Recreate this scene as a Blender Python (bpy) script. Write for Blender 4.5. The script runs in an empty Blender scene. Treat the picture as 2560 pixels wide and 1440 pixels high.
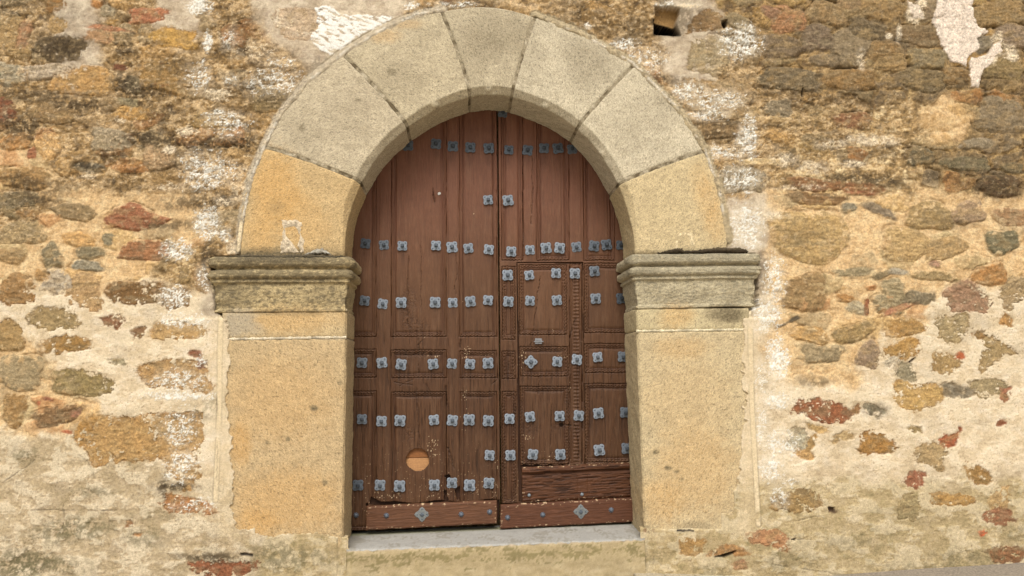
import bpy, bmesh, math, random
import numpy as np
from mathutils import Matrix, Vector

# ----------------------------------------------------------------- scene, camera, light
scene = bpy.context.scene
COL = scene.collection
R = math.radians
W0, H0, F = 2560.0, 1440.0, 2000.0          # the photograph's size; focal length in its pixels
D, ZC = 5.71, 1.5                            # distance of the eye from the wall, height of the eye
YAW, PITCH, ROLL = R(4.0), R(6.1), R(0.6)
fw = np.array([math.sin(YAW)*math.cos(PITCH), math.cos(YAW)*math.cos(PITCH), math.sin(PITCH)])
r0 = np.array([math.cos(YAW), -math.sin(YAW), 0.0])
u0 = np.cross(r0, fw)
rt = math.cos(ROLL)*r0 - math.sin(ROLL)*u0
up = math.sin(ROLL)*r0 + math.cos(ROLL)*u0
EYE = np.array([0.0, -D, ZC])

cam = bpy.data.cameras.new('camera')
cam.sensor_width = 36.0
cam.lens = F/W0*36.0
cam.clip_start = 0.05
cam.clip_end = 500
cam_o = bpy.data.objects.new('camera', cam)
COL.objects.link(cam_o)
m = Matrix.Identity(4)
for i in range(3):
    m[i][0] = rt[i]; m[i][1] = up[i]; m[i][2] = -fw[i]; m[i][3] = EYE[i]
cam_o.matrix_world = m
scene.camera = cam_o

SUN_EL, SUN_AZ = R(50), R(188)               # azimuth from +Y, clockwise: behind the eye, a little to its left
world = bpy.data.worlds.new('World')
scene.world = world
world.use_nodes = True
nt = world.node_tree
bg = nt.nodes['Background']
sky = nt.nodes.new('ShaderNodeTexSky')
sky.sky_type = 'NISHITA'
sky.sun_disc = False
sky.sun_elevation = SUN_EL
sky.sun_rotation = SUN_AZ
sky.air_density = 1.0
sky.dust_density = 6.0
hs = nt.nodes.new('ShaderNodeHueSaturation')
hs.inputs['Saturation'].default_value = 0.30   # an overcast, whitish sky
nt.links.new(sky.outputs['Color'], hs.inputs['Color'])
nt.links.new(hs.outputs['Color'], bg.inputs['Color'])
bg.inputs['Strength'].default_value = 0.15

sun = bpy.data.lights.new('sun', 'SUN')
sun.energy = 1.6
sun.angle = R(26)
sun.color = (1.0, 0.985, 0.96)
sun_o = bpy.data.objects.new('sun', sun)
COL.objects.link(sun_o)
sd = Vector((math.sin(SUN_AZ)*math.cos(SUN_EL), math.cos(SUN_AZ)*math.cos(SUN_EL), math.sin(SUN_EL)))
sun_o.rotation_euler = sd.to_track_quat('Z', 'Y').to_euler()

scene.view_settings.view_transform = 'Standard'
scene.view_settings.look = 'None'
scene.view_settings.gamma = 1.0
scene.view_settings.exposure = 0.15

# ----------------------------------------------------------------- helpers
YD = 0.40                                     # how far the doors stand behind the wall face
GAIN = 1.30                                   # photographed brightness over surface colour

def unproj(px, py, Y):
    px = np.asarray(px, float); py = np.asarray(py, float)
    d = [fw[k] + (px-W0/2)/F*rt[k] - (py-H0/2)/F*up[k] for k in range(3)]
    t = (Y-EYE[1])/d[1]
    return EYE[0]+t*d[0], EYE[2]+t*d[2]

def proj(x, y, z):
    dx, dy, dz = x-EYE[0], y-EYE[1], z-EYE[2]
    w = dx*fw[0]+dy*fw[1]+dz*fw[2]
    return W0/2+F*(dx*rt[0]+dy*rt[1]+dz*rt[2])/w, H0/2-F*(dx*up[0]+dy*up[1]+dz*up[2])/w

def lin(h):
    c = np.array([int(h[i:i+2], 16)/255 for i in (0, 2, 4)])
    c = np.where(c <= 0.04045, c/12.92, ((c+0.055)/1.055)**2.4)
    return c/GAIN

def sstep(a, b, x):
    t = np.clip((x-a)/(b-a), 0, 1)
    return t*t*(3-2*t)

_tab = {}
def gnoise(x, y, seed=0):
    if seed not in _tab:
        rs = np.random.RandomState(seed+17)
        a = rs.rand(256, 256)*2*np.pi
        _tab[seed] = (np.cos(a).astype(np.float32), np.sin(a).astype(np.float32))
    gx, gy = _tab[seed]
    x = np.asarray(x, np.float32); y = np.asarray(y, np.float32)
    xi = np.floor(x); yi = np.floor(y)
    fx = x-xi; fy = y-yi
    xi = xi.astype(np.int32) & 255; yi = yi.astype(np.int32) & 255
    x1 = (xi+1) & 255; y1 = (yi+1) & 255
    sx = fx*fx*fx*(fx*(fx*6-15)+10); sy = fy*fy*fy*(fy*(fy*6-15)+10)
    n00 = gx[yi, xi]*fx+gy[yi, xi]*fy
    n10 = gx[yi, x1]*(fx-1)+gy[yi, x1]*fy
    n01 = gx[y1, xi]*fx+gy[y1, xi]*(fy-1)
    n11 = gx[y1, x1]*(fx-1)+gy[y1, x1]*(fy-1)
    a = n00+sx*(n10-n00); b = n01+sx*(n11-n01)
    return (a+sy*(b-a))*1.5

def fbm(x, y, oct=4, seed=0, gain=0.5):
    s = 0; a = 1.0; tot = 0
    for k in range(oct):
        s = s+a*gnoise(x*2**k+k*13.7, y*2**k+k*7.3, seed+k)
        tot += a; a *= gain
    return s/tot*1.3

def link(o, parent=None):
    COL.objects.link(o)
    if parent is not None:
        o.parent = parent
    return o

def tag(o, label=None, cat=None, group=None, kind=None):
    for k, v in (('label', label), ('category', cat), ('group', group), ('kind', kind)):
        if v: o[k] = v
    return o

def mesh_from(name, verts, faces, mat, parent=None, col=None, smooth=True):
    """verts (n,3); faces (m,4) or (m,3) arrays, or a list of polygons"""
    me = bpy.data.meshes.new(name)
    verts = np.asarray(verts, np.float32)
    if isinstance(faces, np.ndarray):
        k = faces.shape[1]
        me.vertices.add(len(verts)); me.vertices.foreach_set('co', verts.ravel())
        me.loops.add(faces.size); me.loops.foreach_set('vertex_index', faces.astype(np.int32).ravel())
        me.polygons.add(len(faces))
        me.polygons.foreach_set('loop_start', np.arange(0, faces.size, k, dtype=np.int32))
        me.update(calc_edges=True)
    else:
        me.from_pydata([tuple(v) for v in verts.tolist()], [], faces)
    me.polygons.foreach_set('use_smooth', np.full(len(me.polygons), smooth))
    if col is not None:
        a = me.color_attributes.new('col', 'FLOAT_COLOR', 'POINT')
        c4 = np.ones((len(verts), 4), np.float32); c4[:, :3] = np.clip(col[:, :3], 0.004, 0.9)
        if col.shape[1] == 4: c4[:, 3] = np.clip(col[:, 3], 0, 1)
        a.data.foreach_set('color', c4.ravel())
    me.materials.append(mat)
    me.update()
    o = bpy.data.objects.new(name, me)
    return link(o, parent)

def grid_faces(nr, nc):
    i = np.arange(nr*nc).reshape(nr, nc)
    return np.stack([i[:-1, :-1], i[:-1, 1:], i[1:, 1:], i[1:, :-1]], -1)

def submesh(name, P, C, faces, mat, parent=None, skirt=0.0):
    """part of a big grid as its own mesh; skirt closes its rim backwards (+Y)"""
    f = faces.reshape(-1, 4)
    u, inv = np.unique(f, return_inverse=True)
    v = P[u]; c = C[u]
    f = inv.reshape(-1, 4)
    if skirt:
        e = np.concatenate([f[:, [0, 1]], f[:, [1, 2]], f[:, [2, 3]], f[:, [3, 0]]])
        n = len(v)
        key = np.minimum(e[:, 0], e[:, 1]).astype(np.int64)*n+np.maximum(e[:, 0], e[:, 1])
        uk, idx, cnt = np.unique(key, return_index=True, return_counts=True)
        be = e[idx[cnt == 1]]
        bv, binv = np.unique(be, return_inverse=True)
        be2 = binv.reshape(-1, 2)+n
        nv = v[bv].copy(); nv[:, 1] += skirt
        v = np.concatenate([v, nv]); c = np.concatenate([c, c[bv]])
        f = np.concatenate([f, np.stack([be[:, 1], be[:, 0], be2[:, 0], be2[:, 1]], -1)])
    return mesh_from(name, v, f, mat, parent, c)

def poly_sd(px, py, pts):
    """signed distance (negative inside) to a polygon"""
    pts = np.asarray(pts, float)
    d = np.full(px.shape, 1e18); ins = np.zeros(px.shape, bool)
    n = len(pts)
    for i in range(n):
        a = pts[i]; b = pts[(i+1) % n]
        e = b-a
        wx = px-a[0]; wy = py-a[1]
        t = np.clip((wx*e[0]+wy*e[1])/(e@e+1e-9), 0, 1)
        d = np.minimum(d, (wx-e[0]*t)**2+(wy-e[1]*t)**2)
        c = ((a[1] <= py) & (py < b[1])) | ((b[1] <= py) & (py < a[1]))
        if abs(e[1]) > 1e-9:
            ins ^= c & (px < a[0]+e[0]*(py-a[1])/e[1])
    d = np.sqrt(d)
    return np.where(ins, -d, d)

def line_d(px, py, pts):
    d = np.full(px.shape, 1e18)
    for a, b in zip(pts[:-1], pts[1:]):
        a = np.asarray(a, float); b = np.asarray(b, float); e = b-a
        wx = px-a[0]; wy = py-a[1]
        t = np.clip((wx*e[0]+wy*e[1])/(e@e+1e-9), 0, 1)
        d = np.minimum(d, (wx-e[0]*t)**2+(wy-e[1]*t)**2)
    return np.sqrt(d)

# ----------------------------------------------------------------- materials
def nodemat(name):
    mt = bpy.data.materials.new(name)
    mt.use_nodes = True
    t = mt.node_tree
    return mt, t, t.nodes['Principled BSDF']

def surf_mat(name, rough, grains, bump, spec=0.25, stretch=(1, 1, 1), coat=0.0):
    """colour from the mesh's own attribute, broken up by fine grain at several scales"""
    mt, t, b = nodemat(name)
    N, L = t.nodes.new, t.links.new
    at = N('ShaderNodeAttribute'); at.attribute_name = 'col'
    tc = N('ShaderNodeTexCoord')
    mp = N('ShaderNodeMapping'); mp.inputs['Scale'].default_value = stretch
    L(tc.outputs['Object'], mp.inputs['Vector'])
    col = at.outputs['Color']
    for sc, lo, hi, det in grains:
        n = N('ShaderNodeTexNoise'); n.inputs['Scale'].default_value = sc
        n.inputs['Detail'].default_value = det; n.inputs['Roughness'].default_value = 0.65
        L(mp.outputs[0], n.inputs['Vector'])
        r = N('ShaderNodeMapRange'); r.inputs['From Min'].default_value = 0.3; r.inputs['From Max'].default_value = 0.7
        r.inputs['To Min'].default_value = lo; r.inputs['To Max'].default_value = hi
        L(n.outputs[0], r.inputs['Value'])
        mx = N('ShaderNodeMix'); mx.data_type = 'RGBA'; mx.blend_type = 'MULTIPLY'
        L(at.outputs['Alpha'], mx.inputs[0])
        L(col, mx.inputs[6]); L(r.outputs[0], mx.inputs[7])
        col = mx.outputs[2]
    L(col, b.inputs['Base Color'])
    b.inputs['Roughness'].default_value = rough
    b.inputs['Specular IOR Level'].default_value = spec
    b.inputs['Coat Weight'].default_value = coat
    prev = None
    for sc, dist, st in bump:
        n = N('ShaderNodeTexNoise'); n.inputs['Scale'].default_value = sc; n.inputs['Detail'].default_value = 3
        L(mp.outputs[0], n.inputs['Vector'])
        bp = N('ShaderNodeBump'); bp.inputs['Distance'].default_value = dist; bp.inputs['Strength'].default_value = st
        L(n.outputs[0], bp.inputs['Height'])
        if prev: L(prev, bp.inputs['Normal'])
        prev = bp.outputs[0]
    if prev: L(prev, b.inputs['Normal'])
    return mt

M_wall = surf_mat('weathered_rubble', 0.95, [(62, 0.58, 1.34, 5), (190, 0.74, 1.24, 2)], [(120, 0.007, 0.6), (380, 0.002, 0.5)])
M_stone = surf_mat('granular_sandstone', 0.95, [(45, 0.93, 1.07, 3), (150, 0.72, 1.22, 2), (330, 0.74, 1.22, 1)], [(150, 0.005, 0.5), (400, 0.002, 0.6)])
M_wood = surf_mat('painted_old_wood', 0.6, [(34, 0.86, 1.12, 4), (110, 0.88, 1.1, 2)], [(60, 0.003, 0.45)], spec=0.22, stretch=(4, 4, 0.35))
M_wood_h = surf_mat('weathered_plank_wood', 0.6, [(34, 0.8, 1.15, 4), (110, 0.85, 1.12, 2)], [(60, 0.004, 0.6)], spec=0.2, stretch=(0.35, 4, 4))
M_conc = surf_mat('step_concrete', 0.8, [(12, 0.9, 1.08, 4), (140, 0.86, 1.12, 3)], [(160, 0.003, 0.4)])
M_iron = surf_mat('blue_grey_painted_iron', 0.58, [(60, 0.72, 1.2, 4), (300, 0.85, 1.12, 2)], [(220, 0.0015, 0.5)], spec=0.5)
M_iron.node_tree.nodes['Principled BSDF'].inputs['Metallic'].default_value = 0.12
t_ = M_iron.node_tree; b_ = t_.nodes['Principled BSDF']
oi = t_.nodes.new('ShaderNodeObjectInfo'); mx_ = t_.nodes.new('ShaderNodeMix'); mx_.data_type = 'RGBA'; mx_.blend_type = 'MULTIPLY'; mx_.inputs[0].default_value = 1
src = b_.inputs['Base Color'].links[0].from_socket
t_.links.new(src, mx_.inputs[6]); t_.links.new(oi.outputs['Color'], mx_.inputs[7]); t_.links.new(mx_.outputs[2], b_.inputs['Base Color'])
M_plain = surf_mat('small_things', 0.6, [(80, 0.85, 1.12, 3)], [(200, 0.001, 0.4)])

# ----------------------------------------------------------------- outlines seen in the photograph
def P0(pts, Y=0.0):
    a = np.array(pts, float)
    x, z = unproj(a[:, 0], a[:, 1], Y)
    return np.stack([x, z], -1)

ZF = -0.02                                     # the dressed stones stand 2 cm proud of the wall
J_OUT = [(602, 632), (665, 367), (862, 140), (1105, 31), (1337, 45), (1581, 166), (1757, 378), (1816, 622)]
J_IN = [(881, 640), (918, 487), (1027, 356), (1173, 283), (1271, 283), (1425, 357), (1521, 490), (1557, 634)]
CEN = P0([(1222, 640)], ZF)[0]
jo = P0(J_OUT, ZF); ji = P0(J_IN, YD)
def polar(p):
    d = p-CEN
    return np.arctan2(d[:, 1], d[:, 0]), np.hypot(d[:, 0], d[:, 1])
to, ro = polar(jo); ti, ri = polar(ji)
apex = P0([(1222, 277)], YD)[0]
OUTLINE = [(565, 1345), (558, 800), (535, 780), (522, 640), (600, 632), (615, 520), (635, 440), (665, 365), (705, 290),
           (770, 210), (862, 138), (960, 80), (1040, 45), (1105, 30), (1230, 24), (1337, 43), (1450, 90), (1581, 164),
           (1690, 275), (1757, 376), (1795, 480), (1816, 600), (1820, 628), (1893, 632), (1900, 770), (1868, 785),
           (1868, 1320), (1600, 1322), (1600, 1500), (875, 1500), (868, 1345)]
MORTAR_LINE = [(600, 628), (613, 530), (632, 440), (664, 362), (705, 286), (770, 206), (862, 132), (960, 74), (1040, 40), (1105, 27)]
MORTAR_LINE2 = [(1337, 42), (1450, 86), (1581, 160), (1692, 272), (1760, 376), (1797, 480), (1818, 600)]

# ----------------------------------------------------------------- the rubble wall: one relief, its stones cut out as parts
STEP = 0.0062
xs = np.arange(-5.4, 6.9, STEP); zs = np.arange(-0.35, 5.15, STEP)
NX, NZ = len(xs), len(zs)
X, Z = np.meshgrid(xs, zs)
X = X.astype(np.float32); Z = Z.astype(np.float32)
U, V = proj(X, np.float32(0.0), Z)
U = U.astype(np.float32); V = V.astype(np.float32)

n1 = fbm(U/70, V/70, 4, 1); n2 = fbm(U/70, V/70, 4, 7)
n3 = fbm(U/16, V/16, 3, 13); n4 = fbm(U/16, V/16, 3, 19)
nf = fbm(U/5.5, V/5.5, 2, 23)
UW = U+26*n1+6*n3+1.6*nf; VW = V+20*n2+6*n4

REG = ["GKGKGKKKGGGGGKRRRRRR",
       "GKGGGGKGGGGGGKGRRRRR",
       "GGGGGGGGGGGGGGGGGMOR",
       "OGGGGGGGGGGGGGGMMMRR",
       "GOOOGKGGGGGGGGKOOOOO",
       "OOOMGKKKKKKKKKKOOOOO",
       "PPPPKKKKKKKKKKPOOOPP",
       "OPPPPPKKKKKKKKPOOPPP",
       "OOPPPPPPPPPPPPPPPPPP",
       "DDDPPPPPPPPPPPPPPPPP",
       "DDDDDDAAAAAAAAAAAAAA",
       "DDDDDAAAAAAAAAAAAAAA"]
def region_weights(u, v):
    gx = np.clip(u/128-0.5, 0, 18.999); gy = np.clip(v/120-0.5, 0, 10.999)
    ix = gx.astype(int); iy = gy.astype(int); fx = gx-ix; fy = gy-iy
    codes = 'GKRMOPDA'
    arr = np.array([[codes.index(c) for c in row] for row in REG])
    w = []
    for k in range(len(codes)):
        m_ = (arr == k).astype(np.float32)
        w.append((m_[iy, ix]*(1-fx)+m_[iy, ix+1]*fx)*(1-fy)+(m_[iy+1, ix]*(1-fx)+m_[iy+1, ix+1]*fx)*fy)
    w = np.stack(w)
    return w
w = region_weights(UW+30*n2, VW+20*n1)
w = w+1e-4
w = w**5; w /= w.sum(0)
wG, wK, wR, wM, wO, wP, wD, wA = [a.astype(np.float32) for a in w]
del w
wPl = wP+wD+wA+0.85*wK                        # rendered with plaster

def mix3(a, b, c, t):
    """colour ramp through three hex colours"""
    a, b, c = lin(a), lin(b), lin(c)
    t = np.clip(t, 0, 1)[..., None]
    return np.where(t < 0.5, a+(b-a)*(t*2), b+(c-b)*(t*2-1)).astype(np.float32)

q1 = fbm(U/45, V/30, 4, 31)*0.9+0.5
q2 = fbm(U/14, V/11, 3, 41)*0.9+0.5
q3 = fbm(U/120, V/90, 3, 51)*0.9+0.5
qq = np.clip(0.5*q1+0.5*q2, 0, 1)
C = wG[..., None]*mix3('624e36', 'a58556', 'd0b286', qq*1.15-0.05)
C += wK[..., None]*mix3('a49178', 'c8b59a', 'dac9ae', 0.6*q1+0.4*q2)
C += wR[..., None]*mix3('66523a', '96794e', 'c0a06a', qq)
C += wM[..., None]*mix3('7a6340', 'b09060', 'e6cc9c', qq*1.2-0.1)
C += wO[..., None]*mix3('b08e5c', 'd8b482', 'ebcf9e', 0.4*q1+0.4*q2+0.2*q3+0.1)
C += wP[..., None]*mix3('c0aa88', 'e0caa6', 'eddcc0', 0.5*q1+0.3*q2+0.3*q3)
C += wD[..., None]*mix3('a2906e', 'c8b28e', 'dac8a8', 0.5*q1+0.3*q2+0.25*q3)
C += wA[..., None]*mix3('94865e', 'c0aa7e', 'd4c09a', 0.5*q1+0.4*q2+0.15*q3)
H = (wG*(0.006+0.012*n1+0.006*n3)+wR*(0.002+0.010*n1+0.004*n3)+wO*(0.006+0.008*n1+0.0025*n3)+wM*(0.006+0.010*n1+0.004*n3)
     + wK*(0.014+0.004*n1+0.001*n3)+wP*(0.016+0.004*n1+0.0008*n3)+wD*(0.015+0.006*n1+0.0015*n3)+wA*(0.012+0.007*n1+0.0015*n3))
sk = fbm(U/62+0.25*n3, V/46, 5, 33, 0.6)
s1 = sstep(0.05, 0.11, sk)*np.clip(wD+0.8*wP+0.7*wA+0.6*wK, 0, 1)
C = C*(1-0.5*s1[..., None])+lin('e6d6b6')*0.5*s1[..., None]
H = H+0.0035*s1
s2 = sstep(0.10, 0.16, -sk)*np.clip(wD+0.5*wP+wA+0.5*wK, 0, 1)
C = C*(1-0.40*s2[..., None])+lin('a8946e')*0.40*s2[..., None]
H = H-0.003*s2
sg = fbm(U/30+0.3*n4, V/19, 5, 37, 0.62)
s3 = sstep(0.13, 0.22, sg)*(wG+0.6*wM+0.35*wR+0.4*wO)
C = C*(1-0.62*s3[..., None])+lin('dcbd8e')*0.62*s3[..., None]
H = H+0.004*s3
s4 = sstep(0.14, 0.24, -sg)*(0.8*wG+0.8*wM+0.8*wR+0.25*wO)
C = C*(1-0.55*s4[..., None])+lin('5f4c34')*0.55*s4[..., None]
H = (H-0.005*s4).astype(np.float32)
s5 = 0.32*sstep(0.1, 0.6, fbm(U/85, V/60, 4, 43))*np.clip(wP+wD, 0, 1)
C = C*(1-s5[..., None])+lin('b4a48a')*s5[..., None]
s6 = sstep(0.60, 0.72, fbm(U/4.2, V/4.2, 2, 47)+0.25*n1)*np.clip(wP+wD+wA+0.6*wK, 0, 1)
C = C*(1-0.55*s6[..., None])+lin('7a5c38')*0.55*s6[..., None]
H = (H-0.003*s6).astype(np.float32)
del s1, s2, s3, s4, s5, s6

# unlisted small stones between the others
def voronoi(u, v, sx, sy, seed):
    gx = u/sx; gy = v/sy
    row = np.floor(gy)
    ix = np.floor(gx).astype(int); iy = row.astype(int)
    rs = np.random.RandomState(seed)
    jx = rs.rand(64, 64).astype(np.float32); jy = rs.rand(64, 64).astype(np.float32)
    f1 = np.full(u.shape, 9.0, np.float32); f2 = f1.copy(); idx = np.zeros(u.shape, np.int32)
    for dy in (-1, 0, 1):
        for dx in (-1, 0, 1):
            cx = ix+dx; cy = iy+dy
            d = np.hypot(gx-(cx+0.15+0.7*jx[cy & 63, cx & 63]), gy-(cy+0.15+0.7*jy[cy & 63, cx & 63])).astype(np.float32)
            k = ((cy & 63)*64+(cx & 63)).astype(np.int32)
            c = d < f1
            f2 = np.where(c, f1, np.minimum(f2, d)); idx = np.where(c, k, idx); f1 = np.where(c, d, f1)
    return f1, f2, idx
vd1, vd2, vid = voronoi(U+14*n1+5*n3+300, V+11*n2+4*n4+300, 92, 52, 5)
rs = np.random.RandomState(3)
rnd = rs.rand(4096, 3).astype(np.float32)
edge = vd2-vd1
palG = [lin(c) for c in ('b08c58', '96784c', 'c2985c', 'a88e68', '7d6848', 'b99e70', 'a9713f', '8f8062')]
palR = [lin(c) for c in ('8b7450', '75644a', 'a2804c', '94805c', '6c5c42', '9a6e40', '837258', 'a88a56')]
palO = [lin(c) for c in ('c09a60', 'b08a54', 'a89468', 'cda468', '9c8a66', 'b57c48', 'ab9672', 'c8a468')]
r8 = (rnd[vid, 0]*8).astype(int)
pal = wG[..., None]*np.array(palG)[r8]+(wR+wM)[..., None]*np.array(palR)[r8]+wO[..., None]*np.array(palO)[r8]
pal /= np.maximum((wG+wR+wM+wO)[..., None], 0.05)
pr = wG*0.60+wR*0.88+wO*0.52+wM*0.35
fm = sstep(0.08, 0.17, edge+0.05*n3)*(rnd[vid, 1] < pr)*np.clip((wG+wR+wO+wM)*1.5-0.5, 0, 1)
var = (0.78+0.44*np.clip(q2*0.6+q1*0.4, 0, 1))[..., None]
fa = (fm*(0.62+0.25*wR)*np.clip(0.80+0.9*n2+0.6*n3, 0.15, 1))[..., None]
C = C*(1-fa)+pal*var*fa
bul = (0.010+0.016*rnd[vid, 2])*np.sqrt(np.clip(edge*1.6, 0, 1))
H += fm*(bul*(wR*0.6+wG*0.55+wO*0.5+wM*0.4)+0.003*n3)
crev = np.exp(-(edge/0.045)**2)*sstep(-0.15, 0.3, n2+0.5*n4)
H -= crev*(wR*0.011+wG*0.010+wO*0.007+wM*0.006)*(rnd[vid, 1] < pr)
H -= 0*(wR*0.007+wG*0.001)*(1.0)
C *= (1-0.25*(1-sstep(0.02, 0.10, edge))*wR)[..., None]
del pal, r8, edge, vd1, vd2

# the stones one can tell apart: centre, half sizes, turn, colour (photograph pixels)
STONES = """
370 40 47 21 -3 b06a45 q;140 15 26 17 0 97682c;30 95 48 52 0 ab8a56;62 85 16 40 15 b08058;145 63 26 20 10 bd9a62;270 73 50 7 6 b5734c;252 94 40 16 5 b98c60;285 59 20 8 0 a98242
245 10 12 15 0 b97d3c;268 30 20 14 0 9a8c70;436 96 56 28 4 c4963f;150 125 60 34 8 6e5a3c;22 186 42 28 5 a59a80;110 180 62 20 -8 c0ae96;210 206 88 34 3 bf9250;425 192 78 44 3 a37d42
588 90 34 30 10 a2692a;14 275 26 29 0 7e3d20;335 284 48 18 3 cb9a4e;322 257 28 11 12 a39670;130 290 68 20 0 97774a;278 350 52 30 8 a8977a;122 365 34 32 50 dcae6c;38 355 36 24 -15 b98546
222 420 36 14 8 716a5a;400 396 44 30 0 b7946a;300 170 18 8 0 7a4028;82 385 12 14 0 a3603c;60 445 70 28 0 a9814a;500 235 50 14 0 a98a5c;520 300 45 20 0 a8874e;330 215 22 24 0 6f634a
40 512 56 34 5 7f7052;72 537 30 18 -8 9b7544;190 533 62 24 6 8b7450 p;60 582 62 30 0 a78e62;200 600 40 20 8 d6a45e;270 598 14 16 0 8d8468;225 632 38 16 -5 8c8062;216 665 36 14 4 96907c
132 642 26 32 -25 857a5e;30 640 36 20 0 ac8a58;142 706 34 36 25 beb09a;45 725 46 38 6 a67c46;210 728 40 44 0 bb9664;335 731 70 30 2 7a5426 q;435 741 36 26 5 8a683c q;110 688 20 16 0 b5884c
142 797 66 27 8 a0895c;285 804 30 17 8 8a5636;347 832 14 14 0 7d5638;160 863 66 20 -4 a57a36;20 842 36 40 0 a5844e;47 930 60 45 15 a6926c;302 905 28 9 0 a89c7c;205 957 76 34 4 94804e
450 826 78 22 0 c29a5e q;440 937 86 38 0 c09558 q;490 884 17 9 10 8b4a30;506 906 14 13 0 7a3c28;460 690 14 22 0 9c8050;502 700 17 38 -20 9c7440;38 1022 30 42 10 a07840;145 1038 62 24 -12 84603a
120 998 15 5 10 8c4c34;171 1080 14 5 8 c05c34;98 1008 5 5 0 c46438;192 1032 16 9 -20 9a5c44;470 1262 66 24 10 b0702e;325 1310 12 9 0 9a6a40;215 1072 18 45 32 b9893f;345 1336 10 5 0 c48e58
1970 50 48 32 5 a8744a;2066 36 50 30 10 96794e;2122 8 30 16 0 907450;2202 25 60 26 2 9c7c4a;1955 116 50 32 5 73604a;2042 96 40 33 -5 756250;2060 152 36 17 5 7d6c54;2122 122 46 52 30 8c7a5e
2166 76 50 24 14 675840;2214 130 46 28 5 937242;2228 158 44 20 0 9a7c4c;2292 88 60 26 3 7c6342;2320 146 48 26 2 877858 q;2322 20 40 30 0 8e785c;1972 200 72 29 4 6e5f46 q;2126 200 66 28 3 94703c
2310 200 64 28 5 6f5e40;2392 190 36 24 0 8b6a3a;2500 175 60 26 5 8b7548;2496 36 70 34 -6 967848;2535 92 46 32 10 8b7660;2456 110 26 22 0 7c7262;2502 292 62 46 5 85745a;1945 272 36 22 4 867860
2130 302 50 20 -2 8a5836;2140 386 23 18 8 99662f;2300 392 36 22 0 625a44;2412 410 62 18 2 686046;2502 466 52 28 4 573c24;2040 462 72 16 4 8c5c34;2155 470 52 14 3 94613a;2440 360 44 13 -3 968870
2530 420 30 14 0 6c5f44;2040 497 70 17 4 8a643a;2120 520 20 12 -10 86806c;2196 526 44 12 22 867662;2150 484 40 6 2 985a38;2022 590 100 62 2 c2a064;2262 612 52 46 5 c4a268;2325 542 62 34 5 a98c58
2420 532 42 30 -20 a68a6c;2525 542 44 24 6 a27a52;2502 606 44 29 -10 6e6a50;2360 622 52 28 -16 b4925c;2012 732 54 48 5 97774a;2130 680 48 11 -5 988a68;2200 688 26 9 -20 8f7e5c;2242 680 26 8 6 b4aa94
2332 690 58 14 3 a68e60;2335 660 16 9 6 b5886c;2470 690 50 27 -12 b47e3e p;2415 738 64 42 20 a67e62 p;2534 730 44 34 -35 a8906a;2232 722 32 24 10 a69670;2222 762 42 24 10 9b8c6a;2290 746 46 17 4 80745c
2236 775 42 9 -20 b97a58;2163 766 7 26 4 96502c;2175 720 14 7 -12 b5763a;2110 746 20 11 8 b98442;2140 770 28 15 20 b4a686;1985 798 15 6 -28 4d443a;1954 814 16 3 -22 564a3c;2132 832 58 21 -18 a28550
2256 818 50 25 -4 b48844;2026 838 46 20 12 c89c5a;2256 872 46 24 -18 b98c42;2054 882 50 24 2 a5926e q;2172 890 34 34 28 988068;2265 926 26 26 0 968e74;2232 906 16 16 0 cbbfa8;2380 818 42 36 0 af9a6e
2362 906 33 27 4 aa8a54;2401 891 12 9 10 be5522;2478 876 42 44 -40 aa9060 p;2446 836 16 12 0 96703a;2512 802 18 14 30 b08040;2052 1030 78 36 4 98502a p;2136 1020 13 12 0 99683c;2042 1072 30 9 14 c6a264
1992 1098 26 26 30 b4ae96;2028 1106 10 22 32 b98a3e;2005 1134 26 15 10 d0a05c;2185 1028 30 14 32 96907a;2290 987 64 34 3 c8a15a;2190 1108 43 33 3 ae7c32;2105 1090 32 12 -15 bfa270;2325 1140 40 31 10 b89c6c
2365 1102 23 17 -15 a84e26;2396 1075 5 7 0 a04c28;2285 1070 17 9 25 a08a5c;2285 1196 24 22 20 9f5c40;2440 1182 34 20 26 a67c3c;2375 1246 52 19 2 bd9048;2270 1266 28 28 0 a8966a;2490 1290 38 20 -10 a26644
2496 1246 24 34 0 c4a068;2454 1332 11 7 -30 cf5216;2077 1273 11 9 0 5e4834;1990 1252 62 28 -3 a4844e;1922 1345 53 19 6 bb8458 q;2516 1386 52 19 -4 96603a;1725 1362 34 24 0 b88e4e;1818 1378 46 13 -6 b88448
2510 985 14 18 0 9a5c40;2466 968 46 22 0 a8956c;2390 975 40 18 0 968c78;2500 1055 14 9 0 9c5030;1850 1410 22 12 0 a47454;1620 1325 11 7 0 8a6448
1758 56 50 36 -8 96744a p;1850 58 42 19 25 8c7a58;1772 142 56 46 3 a39270 q;1790 245 92 48 3 a98a5c;1800 325 90 24 -4 8e7048;1850 450 66 32 0 877658 q;1900 404 62 8 -2 e2c48e;1925 30 24 14 30 9a6e50
340 545 80 34 0 a2603f p;360 624 70 26 0 a2693f p;370 1098 160 66 0 bd9354 p;556 1416 92 24 4 985230 p;750 60 60 40 0 cdb496;690 250 70 30 0 9c8252
"""
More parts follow.
